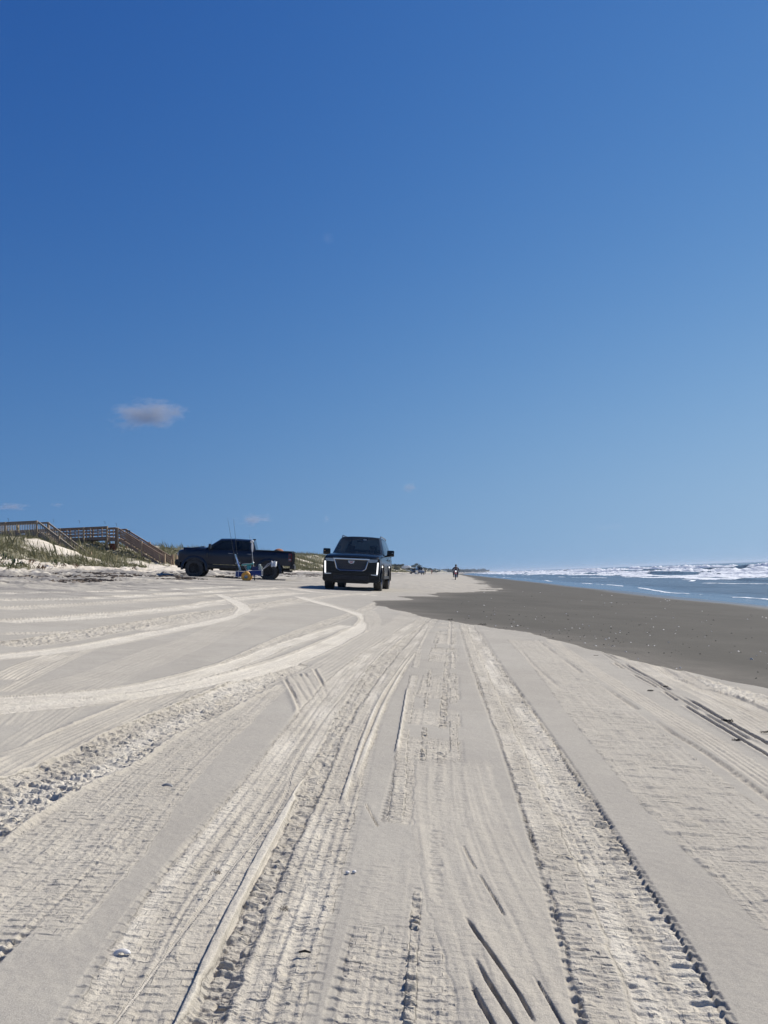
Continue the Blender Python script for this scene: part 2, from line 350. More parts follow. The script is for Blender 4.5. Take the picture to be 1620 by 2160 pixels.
def lug(s, t, w, p, seed, full=False):
    nr = max(1, int(round(w/.045))); r = np.floor((t/w+.5)*nr); off = _h(r, 0*r+3, seed)
    wob = .25*vnoise(s*9, r*3.1, seed+2)
    c = s/p*(1+0*r)+off*2+wob; k = np.floor(c); fr = c-k; a = _h(k, r, seed+5)
    ridge = sstep(.0, .07, fr)*(1-sstep(.17, .30, fr))
    lane = np.abs(((t/w+.5)*nr)-r-.5)*2; a = (.35+.65*a)*(a > .22) if full else np.clip(a*1.8-.6, 0, 1)
    return ridge*a*(1-sstep(.75, 1, lane))
def apply_tracks(X, Y, H, CH, cell):
    TS, TT, TD = np.zeros_like(X), np.zeros_like(X), np.zeros_like(X)
    for ti, (L, w, k) in enumerate(TR):
        m = w*.5+.09
        x0, y0 = L.min(0)-m; x1, y1 = L.max(0)+m
        idx = np.nonzero((X > x0) & (X < x1) & (Y > y0) & (Y < y1))[0]
        if len(idx) == 0: continue
        px, py = X[idx], Y[idx]; best = np.full(len(idx), 1e9); S = np.zeros(len(idx)); T = np.zeros(len(idx))
        cum = 0.0; nseg = len(L)-1
        tot = np.linalg.norm(np.diff(L, axis=0), axis=1).sum()
        for i in range(nseg):
            a, b = L[i], L[i+1]; d = b-a; ln = math.hypot(*d)
            if ln < 1e-6: continue
            ux, uy = d/ln
            bx0, bx1 = min(a[0], b[0])-m, max(a[0], b[0])+m; by0, by1 = min(a[1], b[1])-m, max(a[1], b[1])+m
            q = np.nonzero((px > bx0) & (px < bx1) & (py > by0) & (py < by1))[0]
            if len(q):
                rx, ry = px[q]-a[0], py[q]-a[1]; s = rx*ux+ry*uy; t = rx*uy-ry*ux; sc = np.clip(s, 0, ln)
                dd = np.hypot(rx-ux*sc, ry-uy*sc); g = dd < best[q]; qq = q[g]
                best[qq] = dd[g]; S[qq] = cum+s[g]; T[qq] = np.where(t[g] >= 0, 1, -1)*dd[g]
            cum += ln
        g = best < m; idx = idx[g]; S = S[g]; T = T[g]; px = px[g]; py = py[g]
        if len(idx) == 0: continue
        a_ = np.abs(T); hw = w/2; sd = ti*3.7+1; dy = cell[idx]
        fl_ = min(.12, .12*tot); fade = sstep(-.02, fl_, S)*(1-sstep(tot-fl_, tot+.02, S))
        fade = np.clip(fade, 0, 1)
        if k.get('gaps'):
            fade = fade*sstep(k['gaps']-.08, k['gaps']+.08, vnoise(S/.28+ti*9, 0*S, sd))
        wob = (vnoise(S/.05, 0*S+ti, sd)-.5)*.10*min(w, .1)*(dy < .04)+(vnoise(S/.9, 0*S+ti, sd+31)-.5)*.25*w*sstep(.04, .1, dy)+ (vnoise(S/.35, 0*S+ti*2, sd)-.5)*.10*min(w, .15)
        hwv = hw+wob
        soft = .006 if k.get('crisp') else max(.0025, min(.012, w*.15))
        soft = np.maximum(soft, .35*dy)
        inside = 1-sstep(hwv-soft, hwv+soft*.4, a_)
        inside = inside*fade
        h = H[idx]; h = h*(1-.75*inside)
        h = h - k.get('depth', .005)*inside*(1-.25*(a_/hw)**2*(a_ < hw))
        if k.get('berm'): h = h + k['berm']*(1/(1+8*dy))*np.exp(-((a_-hwv-.008)/(.012+.1*k['berm']+.45*dy))**2)*fade*(.4+.6*np.where(dy < .03, vnoise(S/.03, T/.03, sd+9), vnoise(S/.31, T/.1, sd+9)))
        if w > .1: h = h + (.0024*(vnoise(S/.55, T/.008, sd+21)-.5)+.0022*(vnoise(S/.25, T/.018, sd+22)-.5))*inside*(.3+k.get('churn', .5))
        if k.get('rib'):
            rw = max(.028, w/7.); h = h + k['rib']*(np.clip(np.cos(2*np.pi*T/rw), -.35, 1))*inside*(.6+.4*vnoise(S/.2, T/.02, sd+8))
        att = 1/(1+(dy/.05)**2*.12)
        p = k.get('pitch', .042)
        if k.get('knob'):
            patch = .35+.9*vnoise(S/.5, T/.12, sd+4)
            h = h + .6*k['knob']*lug(S, T, w, p, sd, k.get('full'))*inside*patch*att
            h = h - k['knob']*.4*lug(S+.017, T+.013, w, p*1.13, sd+50)*inside*patch*att
        if k.get('edge'):
            c = S/.034; fr = c-np.floor(c); kk = np.floor(c); amp = .45+.55*_h(kk, 0*kk+(T > 0), sd)
            e = sstep(.0, .10, fr)*(1-sstep(.22, .34, fr))
            z = sstep(hw*.62, hw*.70, a_ + .02*(_h(kk, 0*kk+2+(T > 0), sd)-.5))*(1-sstep(hw-.002, hw+.008, a_))
            h = h + .8*k['edge']*e*z*amp*fade*att
            h = h - k['edge']*(e > .3)*0
            # the outermost lugs bite beyond the footprint
            z2 = sstep(hw-.008, hw, a_)*(1-sstep(hw+.010, hw+.016, a_))
            h = h - k['edge']*.9*(1-e)*z2*fade*amp*att
        if k.get('rough'):
            n1 = vnoise(S/.013+.6*vnoise(px/.03, py/.03, sd), T/.030, sd+1); n2 = vnoise(px/.07+3, py/.07, sd+2); n3 = vnoise(px/.009, py/.009, sd+3)
            cl = sstep(.50, .64, n1*.72+n2*.28)*(.3+.9*vnoise(px/.04, py/.04, sd+7))
            rg = .46*k['rough']
            h = h + rg*(cl-.25)*inside + rg*.45*(n3-.5)*inside
        if k.get('streak'):
            n = vnoise(S/.030, T/.10, sd+6); h = h + .005*sstep(.62, .8, n)*inside*att
        if k.get('knob') or k.get('edge') or k.get('streak'):      # finer tread print, laid in the tyre's own coordinates
            mk = inside > .4; q = idx[mk]; TS[q] = S[mk]; TT[q] = T[mk]+ti*7.3
            TD[q] = np.clip((k.get('knob', 0)+k.get('edge', 0)*.5)*90+.15, 0, 1)*inside[mk]
            h = h + .0026*lug(S+.4, T*1.0, w*1.7, p*.62, sd+90, True)*inside*att
        else:
            mk = inside > .4; TD[idx[mk]] = 0
        H[idx] = h
        c = k.get('churn', .5)*(.75+.35*vnoise(S/.4, T/.05, sd+11))
        CH[idx] = np.maximum(CH[idx]*(1-inside*.9), np.clip(c, 0, 1)*np.clip(inside+.0, 0, 1))
        if k.get('berm', 0) > .003:
            bb = np.exp(-((a_-hwv-.008)/.018)**2)*fade; CH[idx] = np.maximum(CH[idx], bb*.8)
    return H, CH, TS, TT, TD

def relief(X, Y, cell, tracks=True):
    """small relief, dry-churn mask, wetness, vegetation mask"""
    H = np.zeros_like(X); CH = np.zeros_like(X); u = -(X-coast_shift(Y))
    TS = TT = TD = np.zeros_like(X)
    if tracks: H, CH, TS, TT, TD = apply_tracks(X, Y, H, CH, cell)
    wet, wd = wetness(X, Y); wet = wet*(u < 6)
    H = H*(1-.8*wet*(Y > 3)); CH = CH*(1-wet); TD = TD*(1-wet)
    H += (fbm(X/.9, Y/.9, 51, 3)-.5)*.010*(1-.6*wet) + (vnoise(X/.016, Y/.016, 53)-.5)*.0012*(cell < .03)
    # low scarp of dry crust over the wet sand
    H += .014*(1-wet)*sstep(-.4, 0, wd)*(u < 6)
    # trampled and driven-over upper beach
    tr = sstep(7.0, 10.5, u+ (vnoise(Y/6, X/5, 61)-.5)*4)*(1-sstep(60, 61, u))*sstep(13, 20, Y)
    far = sstep(26, 40, Y)*(1-wet)
    tr = np.maximum(tr, far*.55)
    flat = 1-.8*sstep(16.0, 13.5, -X)*sstep(6.2, 7.5, -X)*sstep(27, 31, Y)*sstep(43, 40.5, Y)      # packed by the parked truck and the cart
    st = vnoise(X/1.4-Y/3., Y/.55+X/9., 63); st2 = fbm(X/.5, Y/.28, 65, 4); st3 = vnoise(X/2.6, Y/1.1-X/7, 69)
    st4 = fbm(X/.22, Y/.16, 68, 3)
    H += tr*flat*((st-.5)*.09+(st2-.5)*.16+(st4-.5)*.07*(cell < .35)+(sstep(.55, .75, st3)-.3)*.06)*(1+.9*sstep(11, 15, u))
    CH = np.maximum(CH, tr*np.clip(.1+2.2*(st2-.42)+1.2*(st-.5)+.8*(st3-.5), 0, 1))
    # windblown lighter film
    film = sstep(.52, .75, vnoise(X/1.8+Y/7, Y/.35-X/6, 67))*.14*(Y > 4)
    CH = np.maximum(CH, film*(1-wet)*sstep(3, 9, Y))
    dune = sstep(17.5, 21, u+(vnoise(Y/4, X/4, 71)-.5)*3)
    CH = np.maximum(CH, dune)
    # little dry-sand bars over the wet sand around y 14-30
    V = veg_mask(X, Y)
    # grey wrack-stained hollows at the dune foot
    gr = np.maximum(sstep(10, 13, u+(vnoise(Y/3, X/3, 73)-.5)*4)*sstep(.36, .50, fbm(X/1.1, Y/.9+X/6, 75, 4)), .75*sstep(4, 8, u)*sstep(.46, .60, fbm(X/1.6, Y/.5+X/5, 77, 4)))*(1-dune)*sstep(11, 16, Y)*(1-wet)
    return H, CH, wet, V, gr, dune, TS, TT, TD, wd

def grid_mesh(name, X, Y, nr, nc, cell, mats, keep=None, tracks=True, dz=0.0):
    H, CH, wet, V, gr, dune, TS, TT, TD, wd = relief(X, Y, cell, tracks)
    Z = land(X, Y)+H+dz
    co = np.stack([X, Y, Z], 1).astype(np.float32)
    i = np.arange((nr-1)*(nc-1)); r = i//(nc-1); c = i % (nc-1); a = r*nc+c
    q = np.stack([a, a+1, a+nc+1, a+nc], 1)
    if keep is not None: q = q[keep(X[q].mean(1), Y[q].mean(1))]
    me = bpy.data.meshes.new(name)
    me.vertices.add(len(co)); me.vertices.foreach_set('co', co.ravel())
    me.loops.add(q.size); me.loops.foreach_set('vertex_index', q.ravel().astype(np.int32))
    me.polygons.add(len(q)); me.polygons.foreach_set('loop_start', np.arange(0, q.size, 4, dtype=np.int32))
    me.polygons.foreach_set('use_smooth', np.ones(len(q), bool))
    for nm, arr in (('churn', CH), ('wet', wet), ('veg', V), ('stain', gr), ('dune', dune), ('tread_s', TS), ('tread_t', TT), ('tread', TD), ('damp', sstep(0, 1.3, wd)), ('sheen', sstep(9.3, 11.2, X-coast_shift(Y)+(vnoise(Y/6, X*0, 79)-.5)*1.6))):
        at_ = me.attributes.new(nm, 'FLOAT', 'POINT'); at_.data.foreach_set('value', arr.astype(np.float32))
    me.update(calc_edges=True); me.materials.append(mats)
    o = link(name, me); o['kind'] = 'structure'; return o

def sand_material():
    m = bpy.data.materials.new('sand'); m.use_nodes = True; t = m.node_tree; b = t.nodes['Principled BSDF']
    N = t.nodes.new; Lk = t.links.new
    def attr(n): a = N('ShaderNodeAttribute'); a.attribute_name = n; return a.outputs['Fac']
    tc = N('ShaderNodeTexCoord').outputs['Object']
    def noise(sc, det=4, ro=.6):
        n = N('ShaderNodeTexNoise'); n.inputs['Scale'].default_value = sc; n.inputs['Detail'].default_value = det; n.inputs['Roughness'].default_value = ro
        Lk(tc, n.inputs['Vector']); return n.outputs['Fac']
    def mix(f, a, c, bl='MIX'):
        x = N('ShaderNodeMix'); x.data_type = 'RGBA'; x.blend_type = bl
        for s, v in ((x.inputs[0], f), (x.inputs[6], a), (x.inputs[7], c)):
            if isinstance(v, tuple): s.default_value = (*v, 1)
            elif isinstance(v, (int, float)): s.default_value = v
            else: Lk(v, s)
        return x.outputs[2]
    def mr(v, a, c, lo=0, hi=1):
        x = N('ShaderNodeMapRange'); Lk(v, x.inputs[0]); x.inputs[1].default_value = a; x.inputs[2].default_value = c
        x.inputs[3].default_value = lo; x.inputs[4].default_value = hi; return x.outputs[0]
    crust = mix(mr(noise(.9, 5), .35, .65), (.372, .342, .290), (.412, .381, .324))
    loose = mix(mr(noise(2.2, 6, .7), .3, .7), (.445, .402, .328), (.545, .497, .410))
    col = mix(attr('churn'), crust, loose)
    col = mix(mr(attr('churn'), .74, .98), col, mix(mr(noise(2.2, 6, .7), .3, .7), (.570, .525, .435), (.650, .600, .505)))
    dry = mix(mr(noise(1.1, 5), .35, .65), (.60, .53, .42), (.74, .67, .56))
    col = mix(attr('dune'), col, dry)
    stn = mix(mr(noise(3.5, 6, .7), .35, .65), (.17, .158, .145), (.30, .28, .255))
    s_ = N('ShaderNodeMath'); s_.operation = 'MULTIPLY'; Lk(attr('stain'), s_.inputs[0]); s_.inputs[1].default_value = .85
    col = mix(s_.outputs[0], col, stn)
    vg = mix(mr(noise(1.7, 6, .7), .35, .65), (.09, .095, .045), (.22, .20, .12))
    v_ = N('ShaderNodeMath'); v_.operation = 'MULTIPLY'; Lk(attr('veg'), v_.inputs[0]); v_.inputs[1].default_value = .82
    col = mix(v_.outputs[0], col, vg)
    wetc = mix(mr(noise(.6, 6, .65), .3, .7), (.094, .086, .070), (.122, .112, .092))
    wetc = mix(mr(attr('damp'), 0, 1, 1, 0), wetc, mix(mr(noise(1.3, 6, .7), .35, .65), (.125, .114, .095), (.175, .158, .130)))
    col = mix(attr('wet'), col, wetc)
    # single grains and heavy-mineral specks
    g = noise(420, 2, .8); g2 = noise(160, 3, .8)
    col = mix(1.0, col, mix(mr(g, .3, .7), (.80, .80, .80), (1.16, 1.15, 1.13)), 'MULTIPLY')
    col = mix(1.0, col, mix(mr(g2, .3, .7), (.90, .90, .90), (1.08, 1.08, 1.08)), 'MULTIPLY')
    col = mix(1.0, col, mix(mr(noise(7, 5, .7), .3, .7), (.94, .94, .95), (1.05, 1.05, 1.04)), 'MULTIPLY')
    Lk(col, b.inputs['Base Color'])
    ro = N('ShaderNodeMapRange'); Lk(attr('wet'), ro.inputs[0]); ro.inputs[3].default_value = .95; ro.inputs[4].default_value = .85
    sh = N('ShaderNodeMath'); sh.operation = 'MULTIPLY_ADD'; Lk(attr('sheen'), sh.inputs[0]); sh.inputs[1].default_value = -.55; Lk(ro.outputs[0], sh.inputs[2]); Lk(sh.outputs[0], b.inputs['Roughness'])
    s2 = N('ShaderNodeMath'); s2.operation = 'MULTIPLY_ADD'; Lk(attr('sheen'), s2.inputs[0]); s2.inputs[1].default_value = .45; s2.inputs[2].default_value = .10; Lk(s2.outputs[0], b.inputs['Specular IOR Level'])
    
    hgt = N('ShaderNodeMath'); hgt.operation = 'ADD'; Lk(mr(g, 0, 1, 0, .0012), hgt.inputs[0]); Lk(mr(noise(60, 5, .75), 0, 1, 0, .0025), hgt.inputs[1])
    h2 = N('ShaderNodeMath'); h2.operation = 'ADD'; Lk(hgt.outputs[0], h2.inputs[0])
    hm = N('ShaderNodeMath'); hm.operation = 'MULTIPLY'; Lk(mr(noise(14, 6, .75), 0, 1, 0, .018), hm.inputs[0])
    cm = N('ShaderNodeMath'); cm.operation = 'ADD'; cm.use_clamp = True; cm.inputs[1].default_value = .06
    Lk(attr('churn'), cm.inputs[0]); Lk(cm.outputs[0], hm.inputs[1]); Lk(hm.outputs[0], h2.inputs[1])
    cv = N('ShaderNodeCombineXYZ'); Lk(attr('tread_t'), cv.inputs[0]); Lk(attr('tread_s'), cv.inputs[1])
    bk = N('ShaderNodeTexBrick'); Lk(cv.outputs[0], bk.inputs['Vector']); bk.inputs['Scale'].default_value = 1.0; bk.offset = .37; bk.inputs['Brick Width'].default_value = .052; bk.inputs['Row Height'].default_value = .030; bk.inputs['Mortar Size'].default_value = .0045; bk.inputs['Mortar Smooth'].default_value = .25
    br = N('ShaderNodeMath'); br.operation = 'MULTIPLY'; Lk(bk.outputs['Fac'], br.inputs[0]); Lk(mr(noise(16, 3, .6), .46, .60), br.inputs[1])
    bt = N('ShaderNodeMath'); bt.operation = 'MULTIPLY'; Lk(br.outputs[0], bt.inputs[0]); Lk(attr('tread'), bt.inputs[1])
    h3 = N('ShaderNodeMath'); h3.operation = 'MULTIPLY_ADD'; Lk(bt.outputs[0], h3.inputs[0]); h3.inputs[1].default_value = .011; Lk(h2.outputs[0], h3.inputs[2])
    bp = N('ShaderNodeBump'); bp.inputs['Strength'].default_value = .75; bp.inputs['Distance'].default_value = 1.0
    Lk(h3.outputs[0], bp.inputs['Height']); Lk(bp.outputs[0], b.inputs['Normal'])
    return m
SAND = sand_material()

FL, FR = .92, .80          # how far the finely cut sheet reaches to the left and right, per metre of distance
N0 = 1.12
def near_ground():
    # row spacing follows distance so the relief stays resolved up the beach
    nr, nc = 1400, 760
    inv2 = np.concatenate([np.linspace(1/N0, 1/14., 1130, endpoint=False), 1/np.exp(np.linspace(math.log(14), math.log(60), nr-1130))])
    d = 1/inv2
    tx = np.concatenate([np.linspace(-FL, -.65, 24, endpoint=False), np.linspace(-.64, .46, nc-48), np.linspace(.47, FR, 24)])
    D, T = np.meshgrid(d, tx, indexing='ij'); X = (D*T).ravel(); Y = D.ravel()
    cell = np.gradient(d); cell = np.repeat(cell, nc)
    return grid_mesh('beach_sand', X, Y, nr, nc, cell, SAND)
near_ground()
def far_ground():
    d = np.exp(np.linspace(math.log(57), math.log(3200), 420))
    xs = np.concatenate([np.linspace(-260, -62, 25), np.linspace(-60, -14, 120), np.linspace(-13.6, 22, 90), np.linspace(24, 60, 10)])
    D, T = np.meshgrid(d, xs, indexing='ij'); Y = D.ravel(); X = T.ravel()+coast_shift(Y)
    cell = np.full(len(X), .5)
    fan = lambda x, y: ~((y < 59.5) & (x > -FL*y+.5) & (x < FR*y-.5))
    grid_mesh('sand_beyond', X, Y, len(d), len(xs), cell, SAND, keep=fan, tracks=False, dz=-.004)
    d = np.concatenate([np.linspace(-60, 0, 40, endpoint=False), np.linspace(0, N0+.015, 5), np.linspace(N0+.3, 58, 165)]); xs = np.concatenate([np.linspace(-260, -62, 25), np.linspace(-60, -10, 150), np.linspace(-9.7, 12, 60), np.linspace(13, 60, 20)])
    D, T = np.meshgrid(d, xs, indexing='ij'); Y = D.ravel(); X = T.ravel()
    fan = lambda x, y: ~((y > N0+.02) & (x > -FL*y+.12) & (x < FR*y-.12))
    grid_mesh('sand_around', X, Y, len(d), len(xs), np.full(len(X), .4), SAND, keep=fan, tracks=False, dz=-.004)
far_ground()

# ------------------------------------------------------------------ sea
def sea_material():
    m = bpy.data.materials.new('sea_water'); m.use_nodes = True; t = m.node_tree; b = t.nodes['Principled BSDF']; N = t.nodes.new; Lk = t.links.new
    a = N('ShaderNodeAttribute'); a.attribute_name = 'foam'
    tc = N('ShaderNodeTexCoord').outputs['Object']
    def noise(sc, det, st=(1, 1, 1)):
        mp = N('ShaderNodeMapping'); mp.inputs['Scale'].default_value = st; Lk(tc, mp.inputs[0])
        n = N('ShaderNodeTexNoise'); n.inputs['Scale'].default_value = sc; n.inputs['Detail'].default_value = det; n.inputs['Roughness'].default_value = .65; Lk(mp.outputs[0], n.inputs['Vector']); return n.outputs['Fac']
    fn = noise(1.6, 8); ad = N('ShaderNodeMath'); ad.operation = 'ADD'; Lk(a.outputs['Fac'], ad.inputs[0])
    sb = N('ShaderNodeMath'); sb.operation = 'MULTIPLY_ADD'; Lk(fn, sb.inputs[0]); sb.inputs[1].default_value = 1.2; sb.inputs[2].default_value = -.62; Lk(sb.outputs[0], ad.inputs[1])
    ra = N('ShaderNodeMapRange'); Lk(ad.outputs[0], ra.inputs[0]); ra.inputs[1].default_value = .42; ra.inputs[2].default_value = .62
    mx = N('ShaderNodeMix'); mx.data_type = 'RGBA'; Lk(ra.outputs[0], mx.inputs[0]); mx.inputs[6].default_value = (.062, .066, .070, 1); mx.inputs[7].default_value = (.80, .82, .83, 1)
    Lk(mx.outputs[2], b.inputs['Base Color'])
    rr = N('ShaderNodeMapRange'); Lk(ra.outputs[0], rr.inputs[0]); rr.inputs[3].default_value = .16; rr.inputs[4].default_value = .9; Lk(rr.outputs[0], b.inputs['Roughness'])
    b.inputs['IOR'].default_value = 1.24
    cA = N('ShaderNodeAttribute'); cA.attribute_name = 'calm'; cI = N('ShaderNodeMapRange'); Lk(cA.outputs['Fac'], cI.inputs[0]); cI.inputs[3].default_value = 1.22; cI.inputs[4].default_value = 1.55; Lk(cI.outputs[0], b.inputs['IOR'])
    w1 = noise(1.1, 6, (1, .45, 1)); w2 = noise(.18, 4, (1, .35, 1)); s = N('ShaderNodeMath'); s.operation = 'MULTIPLY_ADD'; Lk(w2, s.inputs[0]); s.inputs[1].default_value = 3.0; Lk(w1, s.inputs[2])
    bp = N('ShaderNodeBump'); bp.inputs['Strength'].default_value = 1; bp.inputs['Distance'].default_value = .34
    cl = N('ShaderNodeAttribute'); cl.attribute_name = 'calm'; cm = N('ShaderNodeMapRange'); Lk(cl.outputs['Fac'], cm.inputs[0]); cm.inputs[3].default_value = .9; cm.inputs[4].default_value = .06; Lk(cm.outputs[0], bp.inputs['Strength'])
    Lk(s.outputs[0], bp.inputs['Height']); Lk(bp.outputs[0], b.inputs['Normal'])
    return m
SEA = sea_material()
BRK = [  # x of crest, height, foam reach towards the shore, how much of its length breaks, seed
    (27, .16, 1.0, .6, 1), (31.5, .28, 1.8, .85, 2), (39, .50, 2.6, .8, 3), (48, .85, 4.2, .95, 4), (60, .60, 3.0, .6, 8), (73, 1.15, 5.0, .90, 5), (92, .80, 4, .35, 6), (125, .45, 4, .05, 7)]
def sea_mesh():
    xs = np.concatenate([np.arange(9, 30, .22), np.arange(30, 78, .26), np.arange(78, 140, .6), np.arange(140, 260, 2.5)])
    d = np.concatenate([np.arange(6, 24, 1.0), np.exp(np.linspace(math.log(24), math.log(900), 520, endpoint=False)), np.exp(np.linspace(math.log(900), math.log(3500), 60))])
    D, T = np.meshgrid(d, xs, indexing='ij'); Y = D.ravel(); x0 = T.ravel(); X = x0 + coast_shift(Y)
    H = np.zeros_like(X); FO = np.zeros_like(X)
    deep = sstep(14, 30, x0)
    H += (vnoise(x0/2.2, Y/7, 81)-.5)*.14*deep+(vnoise(x0/.8, Y/2.5, 82)-.5)*.05*deep
    H += (vnoise(x0/14, Y/60, 83)-.5)*.35*sstep(90, 130, x0)
    for xc, h, reach, br, sd in BRK:
        c = xc+(vnoise(Y/38., 0*Y+sd, 84)-.5)*7*min(1, xc/60)+(vnoise(Y/9., 0*Y+sd, 85)-.5)*1.4
        hh = h*(.45+.75*vnoise(Y/24.+sd*3, 0*Y+sd, 86)); q = x0-c
        prof = np.where(q < 0, np.exp(-(q/(.5+.5*h))**2), np.exp(-(q/(2.2+2*h))**2))
        on = sstep(1-br-.12, 1-br+.12, vnoise(Y/22.+sd*5, 0*Y+sd, 87))
        H += hh*prof
        rl = reach*(.5+1.0*vnoise(Y/11., 0*Y+sd, 88))
        f = np.where(q < 0, 1-sstep(rl*.45, rl, -q), 1-sstep(.2, .9+.5*h, q))*on
        lump = fbm(x0/.9, Y/1.6, 89+sd, 4)
        H += f*(lump-.42)*(.25+.85*h)*np.clip(h, .2, 1)*1.0
        lace = sstep(.44, .56, fbm(x0/1.4, Y/3.4, 95+sd, 4)+.25*(q > -rl*.55))
        FO = np.maximum(FO, f*(.28+.80*lace)*np.clip(.35+1.1*lump, 0, 1.2))
        FO = np.maximum(FO, np.where(np.abs(q) < .35+.5*h, on*.85, 0))
        H += f*np.abs(vnoise(x0/.45, Y/1.1, 120+sd)-.5)*.35*np.clip(h, 0, 1)
    # foam line of the last swash
    e = 13.7+(vnoise(Y/12, 0*Y, 91)-.5)*1.5+(vnoise(Y/2.6, 0*Y, 92)-.5)*.35
    fl = np.exp(-((x0-e)/.16)**2)*(.55+.45*sstep(.35, .6, vnoise(Y/7, 0*Y+4, 93))); FO = np.maximum(FO, fl*1.0); H += fl*.05
    e2 = 23+(vnoise(Y/14, 0*Y, 96)-.5)*5; fl = np.exp(-((x0-e2)/.35)**2)*sstep(.6, .75, vnoise(Y/9, 0*Y+4, 97)); FO = np.maximum(FO, fl*.9); H += fl*.05
    # waterline creeping up and down the slope
    H += (vnoise(Y/9, 0*Y, 98)-.5)*.09*(1-deep)*(x0 < 26) + (vnoise(Y/2.2, 0*Y, 99)-.5)*.015*(1-deep)
    calm = 1-sstep(e-.6, e+2.5, x0)
    far = x0 > 240; H[far] *= .2
    nr, nc = len(d), len(xs)
    co = np.stack([X, Y, SEA_Z+H], 1).astype(np.float32)
    i = np.arange((nr-1)*(nc-1)); a = (i//(nc-1))*nc+i % (nc-1); q = np.stack([a, a+1, a+nc+1, a+nc], 1)
    me = bpy.data.meshes.new('sea'); me.vertices.add(len(co)); me.vertices.foreach_set('co', co.ravel())
    me.loops.add(q.size); me.loops.foreach_set('vertex_index', q.ravel().astype(np.int32))
    me.polygons.add(len(q)); me.polygons.foreach_set('loop_start', np.arange(0, q.size, 4, dtype=np.int32)); me.polygons.foreach_set('use_smooth', np.ones(len(q), bool))
    for nm, arr in (('foam', FO), ('calm', calm)):
        at_ = me.attributes.new(nm, 'FLOAT', 'POINT'); at_.data.foreach_set('value', arr.astype(np.float32))
    me.update(calc_edges=True); me.materials.append(SEA); o = link('sea', me); o['kind'] = 'structure'
    # open sea out to the horizon, butted to the surf
    mb = MB(); z = SEA_Z
    ys = [6, 200, 700]+list(np.linspace(900, 3500, 12)); L_ = [(258.9+float(coast_shift(np.array(y))), y) for y in ys]
    vs = []; fs = []
    for x, y in L_: vs += [(x, y, z), (9000, y*1.0, z)]
    for i in range(len(L_)-1): fs.append((2*i, 2*i+1, 2*i+3, 2*i+2))
    b = len(vs); vs += [(-3000, 3499, z), (-3000, 12000, z), (9000, 12000, z)]
    fs.append((b, b-1-0, b+2, b+1))
    k = len(vs); vs += [(9, 6.01, z-.02), (9, -60, z-.02), (9000, -60, z-.02), (9000, 6.01, z-.02)]; fs.append((k, k+1, k+2, k+3))
    mb.add(vs, fs); o = mb.build('open_sea', SEA); o['kind'] = 'structure'
sea_mesh()
# ------------------------------------------------------------------ materials of things
PAINT_TRUCK = mat('slate_blue_paint', (.012, .020, .040), .26, .3, .22, spec=.3)
PAINT_BLACK = mat('black_paint', (.003, .004, .006), .22, .0, .10, spec=.28)
BLACK = nmat('black_plastic', (.010, .010, .011), (.02, .02, .021), 40, .55, .2, .002)
DARKIN = mat('dark_interior', (.006, .006, .007), .9)
RUBBER = nmat('tyre_rubber', (.035, .033, .030), (.070, .066, .060), 30, .85, .4, .003)
CHROME = mat('chrome', (.62, .63, .65), .18, 1.0)
DKCHROME = mat('dark_chrome', (.22, .23, .25), .25, 1.0)
RIM = mat('dark_alloy', (.03, .03, .033), .35, .8)
RIM2 = mat('grey_alloy', (.35, .36, .38), .3, .9)
LAMPON = mat('lit_white_lamp', (.9, .9, .9), .3, emit=(1, .98, .93), estr=1.0)
HEADL = mat('lamp_glass', (.30, .32, .34), .12, .3, 1)
REDL = mat('red_lens', (.13, .006, .009), .2, 0, 1)
AMBER = mat('amber_lens', (.75, .28, .04), .3, 0, 1)
WHITE = mat('white_plastic', (.78, .78, .76), .5)
ALU = mat('aluminium', (.62, .63, .64), .35, .8)
def glassmat(name, alpha, col=(.002, .003, .004)):
    m = bpy.data.materials.new(name); m.use_nodes = True; t = m.node_tree; b = t.nodes['Principled BSDF']
    b.inputs['Base Color'].default_value = (*col, 1); b.inputs['Roughness'].default_value = .04; b.inputs['IOR'].default_value = 1.45
    b.inputs['Alpha'].default_value = alpha; return m
TINT = glassmat('tinted_glass', .90); WSG = glassmat('windscreen_glass', .72, (.01, .016, .02))
LEATHER = mat('seat_leather', (.05, .045, .04), .6)
SKIN = mat('skin', (.42, .25, .17), .6)

